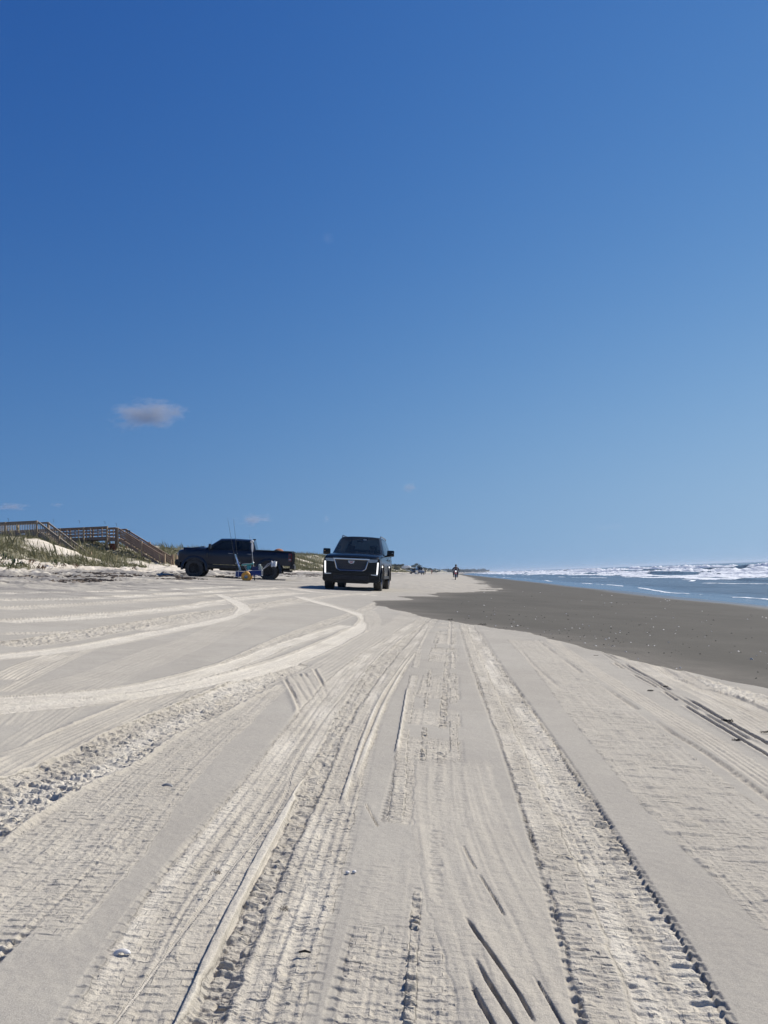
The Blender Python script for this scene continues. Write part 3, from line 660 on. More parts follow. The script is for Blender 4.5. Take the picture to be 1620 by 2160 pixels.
# ------------------------------------------------------------------ people: one continuous skinned surface
def skin_body(name, verts, edges, radii, m, parent=None, sub=1, root=0):
    me = bpy.data.meshes.new(name+'_src'); me.from_pydata([Vector(v) for v in verts], edges, [])
    o = bpy.data.objects.new(name+'_src', me); COL.objects.link(o)
    sk = o.modifiers.new('skin', 'SKIN'); sk.use_smooth_shade = True
    sv = me.skin_vertices[0].data
    for i, r in enumerate(radii):
        sv[i].radius = (r, r) if not isinstance(r, tuple) else r; sv[i].use_root = (i == root)
    o.modifiers.new('sub', 'SUBSURF').levels = sub
    dg = bpy.context.evaluated_depsgraph_get(); dg.update(); ev = o.evaluated_get(dg)
    res = bpy.data.meshes.new_from_object(ev); res.name = name
    bpy.data.objects.remove(o); bpy.data.meshes.remove(me)
    res.materials.clear(); res.materials.append(m)
    return link(name, res, parent)
def person_standing(root, cloth_top, cloth_bot, hair, stride=.18, lean=0):
    """1.75 m figure facing local +X"""
    V = [(0, 0, .93), (0, 0, 1.12), (.01, 0, 1.32), (.01, 0, 1.44), (.02, 0, 1.53), (.03, 0, 1.63), (.02, 0, 1.70),
         (0, .10, .88), (stride*.5, .11, .50), (-.0, .11, .10), (.14, .12, .03),
         (0, -.10, .88), (-stride*.2, -.11, .50), (-stride*1.4, -.11, .12), (-stride*1.4+.14, -.12, .04),
         (.0, .18, 1.40), (-.04, .25, 1.12), (.06, .26, .88), (.09, .26, .80), (.0, -.18, 1.40), (.03, -.25, 1.12), (.15, -.24, .92), (.19, -.24, .85)]
    E = [(0, 1), (1, 2), (2, 3), (3, 4), (4, 5), (5, 6), (0, 7), (7, 8), (8, 9), (9, 10), (0, 11), (11, 12), (12, 13), (13, 14), (3, 15), (15, 16), (16, 17), (17, 18), (3, 19), (19, 20), (20, 21), (21, 22)]
    R = [.13, .125, .145, .09, .05, .085, .075, .095, .065, .045, .04, .095, .065, .045, .04, .06, .045, .034, .035, .06, .045, .034, .035]
    b = skin_body('body', V, E, R, SKIN, root)
    sh = [0, 1, 2, 3, 15, 16, 19, 20]; ix = {k: i for i, k in enumerate(sh)}
    skin_body('shirt', [V[k] for k in sh], [(ix[a], ix[c]) for a, c in E if a in ix and c in ix], [R[k]+.022 for k in sh], cloth_top, root)
    tr = [0, 7, 8, 9, 11, 12, 13]; ix = {k: i for i, k in enumerate(tr)}
    skin_body('trousers', [V[k] for k in tr], [(ix[a], ix[c]) for a, c in E if a in ix and c in ix], [R[k]+.018 for k in tr], cloth_bot, root)
    MB().sphere((.012, 0, 1.675), (.105, .09, .09)).build('hair', hair, root)
    MB().sphere((.118, .035, 1.64), .012, 6, 4).sphere((.118, -.035, 1.64), .012, 6, 4).build('eye', DARKIN, root)
    MB().sphere((.125, 0, 1.615), (.018, .014, .022), 6, 4).build('nose', SKIN, root)
    return root
def seated_torso(root, off, top, hairm, arms_to):
    """driver facing +X, hips at off"""
    o = Vector(off)
    V = [(0, 0, 0), (-.02, 0, .2), (-.03, 0, .40), (-.02, 0, .50), (0, 0, .58), (.03, 0, .68), (.02, 0, .76),
         (.15, .10, .0), (.42, .12, .06), (.15, -.10, .0), (.42, -.12, .06), (-.02, .19, .46), (.12, .24, .24), (arms_to[0]-.08, .17, arms_to[1]), (arms_to[0], .15, arms_to[1]+.02),
         (-.02, -.19, .46), (.12, -.24, .24), (arms_to[0]-.08, -.17, arms_to[1]), (arms_to[0], -.15, arms_to[1]+.02)]
    E = [(0, 1), (1, 2), (2, 3), (3, 4), (4, 5), (5, 6), (0, 7), (7, 8), (0, 9), (9, 10), (3, 11), (11, 12), (12, 13), (13, 14), (3, 15), (15, 16), (16, 17), (17, 18)]
    R = [.14, .13, .15, .09, .05, .085, .075, .10, .08, .10, .08, .06, .045, .034, .036, .06, .045, .034, .036]
    skin_body('body', [Vector(v)+o for v in V], E, R, SKIN, root)
    sh = [0, 1, 2, 3, 11, 12, 15, 16]; ix = {k: i for i, k in enumerate(sh)}
    skin_body('shirt', [Vector(V[k])+o for k in sh], [(ix[a], ix[c]) for a, c in E if a in ix and c in ix], [R[k]+.02 for k in sh], top, root)
    MB().sphere(o+Vector((.0, 0, .735)), (.10, .092, .09)).build('hair', hairm, root)

# ------------------------------------------------------------------ vehicles
def loft(prof_stations, keys, mats, parent, cap0='body', cap1='body'):
    """prof_stations: (x, [(y,z)...]) half profiles bottom centre -> top centre. keys(i,j) names the part a quad belongs to."""
    n = len(prof_stations[0][1]); groups = {}
    def P(i, j, s):
        x, pr = prof_stations[i]; q = pr[j]; return Vector((q[2] if len(q) > 2 else x, q[0]*s, q[1]))
    for i in range(len(prof_stations)-1):
        for j in range(n-1):
            k = keys(i, j)
            if k is None: continue
            for s in (1, -1):
                kk = k if k in ('body', 'windscreen', 'rear_window', 'roof', 'underbody') else k+('@l' if s > 0 else '@r')
                groups.setdefault(kk, []).append([P(i, j, s), P(i+1, j, s), P(i+1, j+1, s), P(i, j+1, s)][::s])
    for i, k, o in ((0, cap0, 1), (len(prof_stations)-1, cap1, -1)):
        for j in range(n-1):
            groups.setdefault(k, []).append([P(i, j, -1), P(i, j, 1), P(i, j+1, 1), P(i, j+1, -1)][::o])
    res = {}
    for k, qs in groups.items():
        nm = k.split('@')[0]
        bm = bmesh.new()
        for q in qs:
            vs = [bm.verts.new(v) for v in q]
            try: bm.faces.new(vs)
            except ValueError: pass
        bmesh.ops.remove_doubles(bm, verts=bm.verts, dist=.0015)
        bmesh.ops.dissolve_degenerate(bm, edges=bm.edges, dist=.001)
        bmesh.ops.recalc_face_normals(bm, faces=bm.faces)
        me = bpy.data.meshes.new(nm); bm.to_mesh(me); bm.free(); me.materials.append(mats.get(nm, mats['body']))
        me.polygons.foreach_set('use_smooth', [True]*len(me.polygons)); me.set_sharp_from_angle(angle=math.radians(32))
        o = link(nm, me, parent); res[k] = o
    return res
def well(parent, wx, wz, r, s, y0, y1):
    vs = []; fs = []; n = 14
    for k in range(n+1):
        a = math.radians(-5+190*k/n)
        for y in (y0, y1): vs.append((wx+r*math.cos(a), s*y, wz+r*math.sin(a)))
    for k in range(n): fs.append((2*k, 2*k+1, 2*k+3, 2*k+2))
    fs.append(tuple(2*k for k in range(n+1)))
    return MB().add(vs, fs).build('wheel_well', DARKIN, parent)
WHEELS = {}
def wheel_proto(key, R, w, rimr, spokes, rim_m, tread=28):
    """tyre + rim meshes, axis Y, outer face at +Y"""
    t = MB(); h = w/2
    t.lathe([(rimr, -h*.7), (rimr+.02, -h*.95), (R*.86, -h), (R*.965, -h*.90), (R, -h*.70), (R, h*.70), (R*.965, h*.90), (R*.86, h), (rimr+.02, h*.95), (rimr, h*.7)], 36)
    for k in range(tread):
        a = 2*math.pi*k/tread
        for sgn in (-1, 1):
            Rm = Matrix.Rotation(-a-(0.5*sgn*math.pi/tread), 3, 'Y'); t.box(Rm @ Vector((R-.004, sgn*h*.62, 0)), (.024, h*.62, 2*math.pi*R/tread*.55), Rm)
    r = MB(); d = h*.55
    r.lathe([(rimr*.99, -h*.6), (rimr*.99, h*.72), (rimr*.93, h*.78), (rimr*.90, h*.60), (rimr*.88, d*.2), (rimr*.2, d*.1), (rimr*.18, -h*.3), (rimr*.9, -h*.5)], 30)
    r.lathe([(.0, d+.01), (rimr*.22, d+.01), (rimr*.24, d-.03), (.0, d-.03)], 16)
    for k in range(spokes):
        a = 2*math.pi*k/spokes; Rm = Matrix.Rotation(-a, 3, 'Y')
        for q in (-1, 1):
            r.box(Rm @ Vector((rimr*.56, d-.005, q*rimr*.055)), (rimr*.72, .03, rimr*.05), Rm @ Matrix.Rotation(q*.06, 3, 'Y'))
    nt_ = MB()
    WHEELS[key] = (t.mesh('tyre', RUBBER), r.mesh('rim', rim_m), R)
def add_wheel(key, parent, x, y, side, steer=0):
    ty, ri, R = WHEELS[key]
    w = bpy.data.objects.new('wheel', ty); COL.objects.link(w); w.parent = parent; w.location = (x, y, R)
    w.rotation_euler = (0, random.random()*2, (0 if side > 0 else math.pi)+steer)
    r = bpy.data.objects.new('rim', ri); COL.objects.link(r); r.parent = w
    return w

def dense(st, idx):
    """insert interpolated stations so curved panels stay round; idx: list of (i, n)"""
    out_ = []; add = dict(idx)
    for i, (x, pr) in enumerate(st):
        out_.append((x, pr))
        if i in add and i < len(st)-1:
            x2, p2 = st[i+1]; n = add[i]
            for k in range(1, n+1):
                f = k/(n+1); out_.append((x+(x2-x)*f, [tuple(a+(b-a)*f for a, b in zip(p, q)) for p, q in zip(pr, p2)]))
    return out_

def side_panel_with_arches(parent, outline_top, x0, x1, zb, ysurf, wheels, r_open, m, name='side_panel', side=1, ybend=None, n=90):
    """body side as a strip of columns from the sill (or the wheel opening) up to the shoulder: real openings, inner lip"""
    vs = []; fs = []; cols = []
    xs = sorted(set([x0+(x1-x0)*k/n for k in range(n+1)]+[w+r_open*c for w, _ in wheels for c in (-1, -.97, -.9, .9, .97, 1)]))
    rows = 7
    for x in xs:
        b = zb(x) if callable(zb) else zb
        for wx, wz in wheels:
            if abs(x-wx) <= r_open: b = max(b, wz+math.sqrt(max(0, r_open**2-(x-wx)**2)))
        t = outline_top(x); b = min(b, t-.02)
        for k in range(rows):
            f = k/(rows-1); z = b+(t-b)*f; y = ysurf(x, z)
            vs.append((x, side*y, z))
        vs.append((x, side*(ysurf(x, b)-.12), b))       # inner lip
    c = rows+1
    for i in range(len(xs)-1):
        for k in range(rows-1): fs.append((i*c+k, (i+1)*c+k, (i+1)*c+k+1, i*c+k+1))
        fs.append((i*c+rows, (i+1)*c+rows, (i+1)*c, i*c))
    return MB().add(vs, fs, True).build(name, m, parent)

def arc_flare(parent, wx, wz, r, y, m, side=1, w=.07, name='fender_flare', a0=-8, a1=188, drop=0):
    vs = []; fs = []; n = 22
    for k in range(n+1):
        a = math.radians(a0+(a1-a0)*k/n); ca, sa = math.cos(a), math.sin(a)
        for rr, yy in ((r, y-.10), (r, y+.035), (r+w*.45, y+.04), (r+w, y+.006), (r+w, y-.03)):
            vs.append((wx+rr*ca, side*yy, wz+rr*sa))
    for k in range(n):
        for j in range(4): fs.append((k*5+j, (k+1)*5+j, (k+1)*5+j+1, k*5+j+1))
    return MB().add(vs, fs, True).build(name, m, parent)

# ---- black full-size utility vehicle, coming down the beach towards the camera
wheel_proto('suv', .42, .285, .285, 6, RIM2, 30)
def make_suv(parent):
    # local: +X ahead, +Y its left, origin on the ground under the nose
    nose = 0.0; L = 5.38; W = 1.03
    # x measured backwards from the nose -> stations along -X
    belt = 1.25
    def st(x, top, wy, half=None): return x
    P = []
    # half profile points: 0 floor centre,1 floor edge,2 belt/shoulder,3 window top / fender crown,4 roof edge,5 roof mid,6 centre
    def prof(zf, ys, zs, yw, zw, yr, zr, zc):
        return [(0, zf), (ys-.06, zf), (ys, zs), (yw, zw), (yr, zr), (yr*.55, zr+(zc-zr)*.8), (0, zc)]
    S = [(-.02, prof(.62, .90, 1.02, .86, 1.08, .78, 1.115, 1.15)),
         (-.10, prof(.50, .97, 1.08, .93, 1.13, .82, 1.165, 1.20)),
         (-.55, prof(.50, 1.005, 1.14, .97, 1.20, .86, 1.225, 1.26)),
         (-1.30, prof(.50, 1.01, 1.19, .96, 1.245, .86, 1.275, 1.31)),
         (-1.62, prof(.50, 1.01, 1.22, .93, 1.27, .84, 1.295, 1.335)),
         (-2.42, prof(.50, 1.01, 1.25, .79, 1.80, .70, 1.885, 1.915)),
         (-2.95, prof(.50, 1.01, 1.25, .785, 1.83, .70, 1.915, 1.945)),
         (-3.05, prof(.50, 1.01, 1.25, .785, 1.83, .70, 1.915, 1.945)),
         (-3.95, prof(.50, 1.01, 1.25, .785, 1.83, .70, 1.915, 1.945)),
         (-4.07, prof(.50, 1.01, 1.25, .785, 1.83, .70, 1.915, 1.945)),
         (-4.95, prof(.50, 1.0, 1.25, .775, 1.80, .69, 1.895, 1.925)),
         (-5.12, prof(.50, .99, 1.25, .76, 1.78, .68, 1.88, 1.91)),
         (-5.34, prof(.62, .95, 1.20, .90, 1.26, .80, 1.30, 1.31))]
    def keys(i, j):
        if j == 1: return None                     # sides are built with wheel openings
        if j == 0: return 'underbody'
        if i == 4 and j in (4, 5): return 'windscreen'
        if i == 4 and j == 2: return 'side_window'
        if i in (5, 7, 9) and j == 2: return 'side_window'
        if i == 11 and j in (4, 5): return 'rear_window'
        return 'body'
    mt = dict(body=PAINT_BLACK, windscreen=WSG, side_window=TINT, rear_window=TINT, underbody=BLACK)
    loft(S, keys, mt, parent)
    wheels = [(-.95, .42), (-4.02, .42)]
    tops = ([s[0] for s in S][::-1], [s[1][2][1] for s in S][::-1]); wid = ([s[0] for s in S][::-1], [s[1][2][0] for s in S][::-1])
    def ys(x, z):
        w = float(np.interp(x, *wid)); return w+.022*math.exp(-((z-.98)/.16)**2)-.05*max(0, (.55-z)/.3)-.02*max(0, (z-1.1)/.15)
    for s in (1, -1):
        side_panel_with_arches(parent, lambda x: float(np.interp(x, *tops)), -5.34, -.02, .42, ys, wheels, .50, PAINT_BLACK, 'door_side', s)
        for wx, wz in wheels:
            arc_flare(parent, wx, wz, .50, 1.005, PAINT_BLACK, s, .05, 'wheel_arch_trim')
            well(parent, wx, wz, .49, s, .62, 1.0)
            add_wheel('suv', parent, wx, s*.875, s)
        MB().box((-2.5, s*1.012, .47), (2.5, .05, .10), bev=.02).build('running_board', BLACK, parent)
        MB().tube([(-2.55, s*.73, 1.90), (-2.7, s*.73, 1.955), (-4.8, s*.72, 1.945), (-4.95, s*.72, 1.89)], .02, 6).build('roof_rail', DKCHROME, parent)
        for hx in (-2.75, -3.75): MB().box((hx, s*1.045, 1.10), (.22, .03, .035), bev=.01).build('door_handle', PAINT_BLACK, parent)
        MB().box((-3.0, s*1.026, .85), (.008, .01, .72)).build('door_gap', DARKIN, parent)
        # mirror: housing on an arm
        mb = MB().box((-1.93, s*1.20, 1.335), (.13, .27, .22), bev=.05).tube([(-1.92, s*.98, 1.22), (-1.93, s*1.12, 1.25)], .035, 6)
        mr_ = mb.build('wing_mirror', PAINT_BLACK, parent)
        MB().box((-1.857, s*1.27, 1.35), (.012, .05, .02)).build('indicator', AMBER if s < 0 else HEADL, mr_)
        # vertical lit lamps at the corners with the foot turning inward
        MB().prism([(s*.955, .98), (s*.905, .98), (s*.885, .58), (s*.935, .58)], -.030, -.006, 'X').build('corner_light', LAMPON, parent)
        MB().prism([(s*.93, .575), (s*.93, .535), (s*.70, .555), (s*.70, .575)], -.04, -.008, 'X').build('corner_trim', CHROME, parent)
        MB().prism([(s*.915, 1.075), (s*.915, 1.015), (s*.60, .995), (s*.57, 1.045), (s*.62, 1.075)], -.035, .012, 'X').build('headlight', HEADL, parent)
        MB().prism([(s*.90, 1.005), (s*.90, .992), (s*.62, .972), (s*.62, .99)], -.03, .018, 'X').build('headlight_strip', CHROME, parent)
    # front clip: bumper in stepped blocks
    MB().prism([(-1.0, .36), (-.94, .30), (.94, .30), (1.0, .36), (1.0, 1.0), (.93, 1.07), (-.93, 1.07), (-1.0, 1.0)], -.16, -.03, 'X').build('front_bumper', PAINT_BLACK, parent)
    MB().box((-.03, 0, .44), (.05, 1.25, .14), bev=.02).build('lower_intake', BLACK, parent)
    MB().prism([(-.55, .26), (.55, .26), (.70, .33), (-.70, .33)], -.5, -.06, 'X').build('skid_plate', BLACK, parent)
    # grille: tapering shield with a chrome surround and a mesh of crossed bars
    gp = [(-.60, 1.045), (.60, 1.045), (.505, .74), (.40, .685), (-.40, .685), (-.505, .74)]
    g = MB().prism(gp, -.03, .004, 'X').build('grille', DARKIN, parent)
    fr = MB()
    pts = [Vector((.012, a, b)) for a, b in gp]
    top = MB().box((.012, 0, 1.068), (.03, 1.28, .046), bev=.008).build('grille_top_bar', CHROME, g)
    for a, b, w_ in ((1, 2, .021), (2, 3, .016), (3, 4, .012), (4, 5, .016), (5, 0, .021)): fr.tube([pts[a], pts[b]], w_, 6)
    fr.build('grille_surround', CHROME, g)
    ms = MB()
    def inside(y, z):
        if z > 1.04 or z < .69: return False
        hw = .60-(1.045-z)/(.305)*.095 if z > .74 else .505-(.74-z)/.055*.105
        return abs(y) < hw-.015
    for k in range(-22, 23):
        for sg in (1, -1):
            seg = []
            for q in range(0, 15):
                z = .69+q*.025; y = k*.062+sg*(z-.86)*.62
                if inside(y, z): seg.append((.010, y, z))
            if len(seg) > 1: ms.tube([seg[0], seg[-1]], .0075, 4)
    ms.build('grille_mesh', DKCHROME, g)
    # emblem: bright rimmed shield with coloured fields
    em = MB().prism([(-.115, 1.012), (.115, 1.012), (.09, .935), (0, .905), (-.09, .935)], .016, .030, 'X').build('emblem', CHROME, g)
    MB().prism([(-.08, .998), (.08, .998), (.062, .945), (0, .922), (-.062, .945)], .030, .034, 'X').build('emblem_field', mat('emblem_red', (.30, .05, .05), .3), em)
    MB().prism([(-.075, .975), (.075, .975), (.07, .962), (-.07, .962)], .034, .037, 'X').build('emblem_bar', CHROME, em)
    # interior: seats, wheel, mirror, dash
    MB().box((-1.75, 0, 1.16), (.5, 1.7, .12), bev=.04).build('dashboard', DARKIN, parent)
    for s in (1, -1):
        st_ = MB().box((-3.02, s*.42, 1.02), (.16, .52, .80), bev=.05).box((-2.8, s*.42, .70), (.55, .52, .18), bev=.05).build('seat', LEATHER, parent)
        MB().box((-3.05, s*.42, 1.52), (.11, .28, .18), bev=.04).tube([(-3.04, s*.42, 1.35), (-3.05, s*.42, 1.48)], .02, 6).build('headrest', LEATHER, st_)
    MB().box((-4.4, 0, 1.0), (.2, 1.6, 1.0), bev=.05).build('rear_seat', DARKIN, parent)
    th = [2*math.pi*k/16 for k in range(16)]
    MB().tube([(-2.12+.10*math.sin(a), .42+.18*math.cos(a), 1.18+.16*math.sin(a)) for a in th], .014, 6, closed=True).build('steering_wheel', BLACK, parent)
    MB().box((-2.28, 0, 1.74), (.03, .24, .06), bev=.01).build('rear_view_mirror', BLACK, parent)
    MB().box((-2.26, .18, 1.80), (.008, .12, .03)).build('windscreen_sticker', WHITE, parent)
    MB().prism([(-4.86, 1.90), (-4.70, 1.90), (-4.82, 1.99)], -.012, .012, 'Y').build('roof_fin', PAINT_BLACK, parent)
    MB().box((-5.36, 0, .55), (.12, 1.9, .34), bev=.05).build('rear_bumper', PAINT_BLACK, parent)
    for s in (1, -1): MB().box((-5.345, s*.93, 1.02), (.06, .07, .34), bev=.02).build('tail_light', REDL, parent)
    MB().tube([(-.95, -.85, .38), (-.95, .85, .38)], .05, 8).tube([(-4.02, -.85, .40), (-4.02, .85, .40)], .06, 8).box((-2.5, 0, .42), (3.4, .9, .16)).build('chassis', BLACK, parent)
SUV_P = Vector((-3.61, 26.9, -EYE+SLOPE*3.60-.03))
suv = empty('parked_suv', SUV_P, ground_frame((0, -1, 0)), 'large black sport utility vehicle facing the camera with its tall corner lights shining', 'suv')
suv.name = 'sport_utility_vehicle'; suv.scale = (1, 1.01, 1.055)
make_suv(suv)
drv = empty('person', (0, 0, 0), None, 'driver in a pale shirt behind the windscreen of the black vehicle', 'person')
drv.matrix_world = suv.matrix_world @ Matrix.Translation((-2.78, .42, .84))
seated_torso(drv, (0, 0, 0), mat('pale_shirt', (.62, .66, .60), .8), mat('brown_hair', (.09, .055, .035), .7), (.55, .34))

# ---- dark blue-grey crew-cab pickup, side on
wheel_proto('truck', .445, .325, .245, 6, RIM, 26)
def make_truck(parent):
    # local +X ahead; origin on the ground midway between axles; wheelbase 3.68
    def prof(zf, ys, zs, yw, zw, yr, zr, zc):
        return [(0, zf), (ys-.06, zf), (ys, zs), (yw, zw), (yr, zr), (yr*.55, zr+(zc-zr)*.8), (0, zc)]
    fx, rx = 1.84, -1.84
    S = [(2.70, prof(.85, .86, 1.17, .82, 1.24, .70, 1.29, 1.31)),
         (2.64, prof(.72, .98, 1.24, .93, 1.30, .78, 1.35, 1.38)),
         (2.35, prof(.60, 1.02, 1.32, .96, 1.39, .80, 1.43, 1.46)),
         (1.55, prof(.60, 1.02, 1.41, .95, 1.46, .80, 1.50, 1.555)),
         (1.32, prof(.60, 1.02, 1.43, .93, 1.485, .80, 1.51, 1.56)),
         (.62, prof(.60, 1.02, 1.45, .85, 1.93, .72, 2.01, 2.035)),
         (.0, prof(.60, 1.02, 1.46, .85, 1.96, .72, 2.035, 2.065)),
         (-.10, prof(.60, 1.02, 1.46, .85, 1.96, .72, 2.035, 2.065)),
         (-.84, prof(.60, 1.02, 1.47, .85, 1.94, .72, 2.02, 2.05)),
         (-1.0, prof(.60, 1.02, 1.47, .84, 1.93, .72, 2.0, 2.03)),
         (-1.16, prof(.60, 1.01, 1.46, .90, 1.50, .82, 1.52, 1.53))]
    def keys(i, j):
        if j == 1: return None
        if j == 0: return 'underbody'
        if i == 4 and j in (4, 5): return 'windscreen'
        if i == 4 and j == 2: return 'side_window'
        if i in (5, 7) and j == 2: return 'side_window'
        if i == 9 and j in (4, 5): return 'rear_window'
        return 'body'
    loft(S, keys, dict(body=PAINT_TRUCK, windscreen=TINT, side_window=TINT, rear_window=TINT, underbody=BLACK), parent)
    wh = [(fx, .445), (rx, .445)]
    tp = ([-2.94]+[s[0] for s in S][::-1], [1.50]+[1.47]+[s[1][2][1] for s in S][::-1][1:]); wd = ([-2.94]+[s[0] for s in S][::-1], [1.0]+[s[1][2][0] for s in S][::-1])
    def ys(x, z): return float(np.interp(x, *wd))+.030*math.exp(-((z-1.15)/.22)**2)-.06*max(0, (z-1.33)/.15)-.03*max(0, (.85-z)/.2)
    sill = lambda x: .70 if -1.3 < x < 1.2 else .74
    for s in (1, -1):
        side_panel_with_arches(parent, lambda x: float(np.interp(x, *tp)), -1.16, 2.67, sill, ys, wh, .585, PAINT_TRUCK, 'cab_side', s)
        side_panel_with_arches(parent, lambda x: 1.49, -2.94, -1.19, .76, ys, wh, .585, PAINT_TRUCK, 'bed_side', s, n=60)
        MB().box((-2.13, s*.985, 1.50), (1.90, .10, .035), bev=.01).build('bed_rail', BLACK, parent)
        for wx, wz in wh:
            arc_flare(parent, wx, wz, .545, 1.035, PAINT_TRUCK, s, .12)
            well(parent, wx, wz, .57, s, .55, 1.0)
            add_wheel('truck', parent, wx, s*.90, s)
        MB().box((0, s*.99, .60), (2.45, .10, .16), bev=.03).build('running_board', BLACK, parent)
        for hx in (.08, -.86): MB().box((hx, s*1.055, 1.28), (.22, .03, .04), bev=.01).build('door_handle', DKCHROME, parent)
        for gx in (-.09, 1.12): MB().box((gx, s*1.047, 1.06), (.010, .012, .70)).build('door_gap', DARKIN, parent)
        MB().box((1.24, s*1.045, 1.14), (.06, .02, .22)).build('fender_vent', BLACK, parent)
        m_ = MB().box((1.10, s*1.20, 1.58), (.12, .24, .27), bev=.05).tube([(1.12, s*1.0, 1.48), (1.10, s*1.12, 1.50)], .035, 6).build('wing_mirror', BLACK, parent)
        MB().box((1.03, s*1.22, 1.60), (.012, .17, .18)).build('mirror_glass', CHROME, m_)
        MB().box((2.625, s*.83, 1.13), (.20, .28, .15), bev=.03).build('headlight', HEADL, parent)
        MB().box((2.58, s*.965, 1.12), (.10, .03, .05), bev=.01).build('side_marker', AMBER, parent)
        tl = MB().box((-2.89, s*.975, 1.20), (.16, .12, .40), bev=.03).build('tail_light', REDL, parent)
        MB().box((-2.89, s*1.037, 1.24), (.09, .012, .13), bev=.004).build('lamp_core', DARKIN, tl)
        MB().box((-2.89, s*1.037, 1.08), (.11, .012, .04), bev=.004).build('reverse_lamp', HEADL, tl)
        MB().box((2.62, s*.80, .70), (.10, .16, .08), bev=.02).build('fog_lamp', HEADL, parent)
    # nose
    MB().prism([(-.62, .78), (.62, .78), (.66, 1.22), (-.66, 1.22)], 2.58, 2.73, 'X').build('grille', BLACK, parent)
    MB().box((2.68, 0, .72), (.26, 1.96, .30), bev=.06).build('front_bumper', BLACK, parent)
    MB().prism([(-.55, .45), (.55, .45), (.75, .60), (-.75, .60)], 2.2, 2.74, 'X').build('skid_plate', BLACK, parent)
    MB().prism([(2.4, 1.45), (1.55, 1.60), (1.45, 1.54), (2.45, 1.42)], -.36, .36, 'Y').build('hood_scoop', BLACK, parent)
    # bed, tailgate, bumper
    MB().box((-2.2, 0, .84), (1.75, 1.86, .06)).box((-1.40, 0, 1.17), (.05, 1.86, .64)).box((-2.2, .90, 1.15), (1.72, .05, .60)).box((-2.2, -.90, 1.15), (1.72, .05, .60)).build('bed', BLACK, parent)
    tg = MB().box((-2.95, 0, 1.14), (.07, 1.82, .70), bev=.02).build('tailgate', PAINT_TRUCK, parent)
    MB().box((-2.99, 0, 1.36), (.03, .28, .08), bev=.01).build('handle', BLACK, tg)
    MB().box((-3.01, 0, .70), (.24, 1.96, .20), bev=.04).build('rear_bumper', BLACK, parent)
    MB().prism([(-2.35, .62), (-2.86, .66), (-2.86, .52), (-2.5, .50)], -.4, .4, 'Y').tube([(-2.6, -.55, .5), (-2.98, -.6, .5)], .05, 8).tube([(-2.6, .55, .5), (-2.98, .6, .5)], .05, 8).build('exhaust', BLACK, parent)
    MB().box((0, .42, .55), (4.9, .10, .16)).box((0, -.42, .55), (4.9, .10, .16)).tube([(fx, -.8, .42), (fx, .8, .42)], .06, 8).tube([(rx, -.8, .44), (rx, .8, .44)], .09, 8).sphere((rx, 0, .44), .17).box((0, 0, .50), (1.4, .6, .22), bev=.05).build('chassis', BLACK, parent)
    for s in (1, -1):
        for sx in (-.15, -.88): MB().box((sx, s*.40, 1.32), (.14, .5, .66), bev=.05).build('seat', DARKIN, parent)
    MB().box((.95, 0, 1.38), (.35, 1.7, .12), bev=.03).build('dashboard', DARKIN, parent)
    MB().box((-.98, 0, 2.06), (.14, .24, .06), bev=.02).build('roof_lamp', BLACK, parent)
    MB().tube([(1.35, -.82, 1.50), (1.33, -.82, 2.0)], [.006, .004], 5).build('aerial', BLACK, parent)
_th = math.radians(9.5); _fr = Vector((-13.1, 39.05)); _rr = Vector((-9.47, 39.6))
_c = (_fr+_rr)/2; _fwd = Vector((-math.cos(_th), -math.sin(_th), 0))
_left = Vector((-_fwd.y, _fwd.x, 0))*-1          # its left side faces the camera
_nearside = Vector((0, -1, 0))
_o = _c - Vector((_nearside.x, _nearside.y))*1.03
_o = _o+Vector((-.40, 0)); _tz = -EYE-SLOPE*_o.x-.03
truck = empty('pickup_truck', (_o.x, _o.y, _tz), ground_frame(_fwd), 'dark blue-grey crew-cab pickup truck parked side-on below the dune steps', 'pickup truck')
make_truck(truck); truck.scale = (1.04, 1.03, 1.03)
# things in the truck bed: an orange-brown heap, seen over the bed side
hb = MB(); hb.sphere((0, 0, .0), (.30, .24, .24), 12, 8)
heap = hb.build('cargo_bundle', nmat('rust_canvas', (.32, .11, .05), (.42, .20, .10), 12, .9, .5, .02))
heap.matrix_world = truck.matrix_world @ Matrix.Translation((-2.35, .1, 1.46)); tag(heap, 'small orange-brown bundle showing above the side of the pickup bed', 'bundle')

# ------------------------------------------------------------------ beach cart and fishing gear in front of the truck
BLUE = nmat('blue_fabric', (.012, .035, .16), (.02, .05, .22), 25, .8, .3, .004)
TEAL = mat('turquoise_plastic', (.03, .32, .38), .5)
YEL = nmat('orange_balloon_tyre', (.72, .34, .045), (.80, .42, .07), 15, .5, .1, .003)
def plane_pt(px, d):
    """point of the beach plane in the vertical plane through image column px, at distance d"""
    x = (px-VPX)/F_PX*d; return Vector((x, d, -EYE-SLOPE*x))
cp = plane_pt(519, 35.3)
cart = empty('beach_cart', cp, ground_frame((-1, -.16, 0)), 'aluminium beach fishing cart with blue fabric sides and an orange balloon wheel', 'cart')
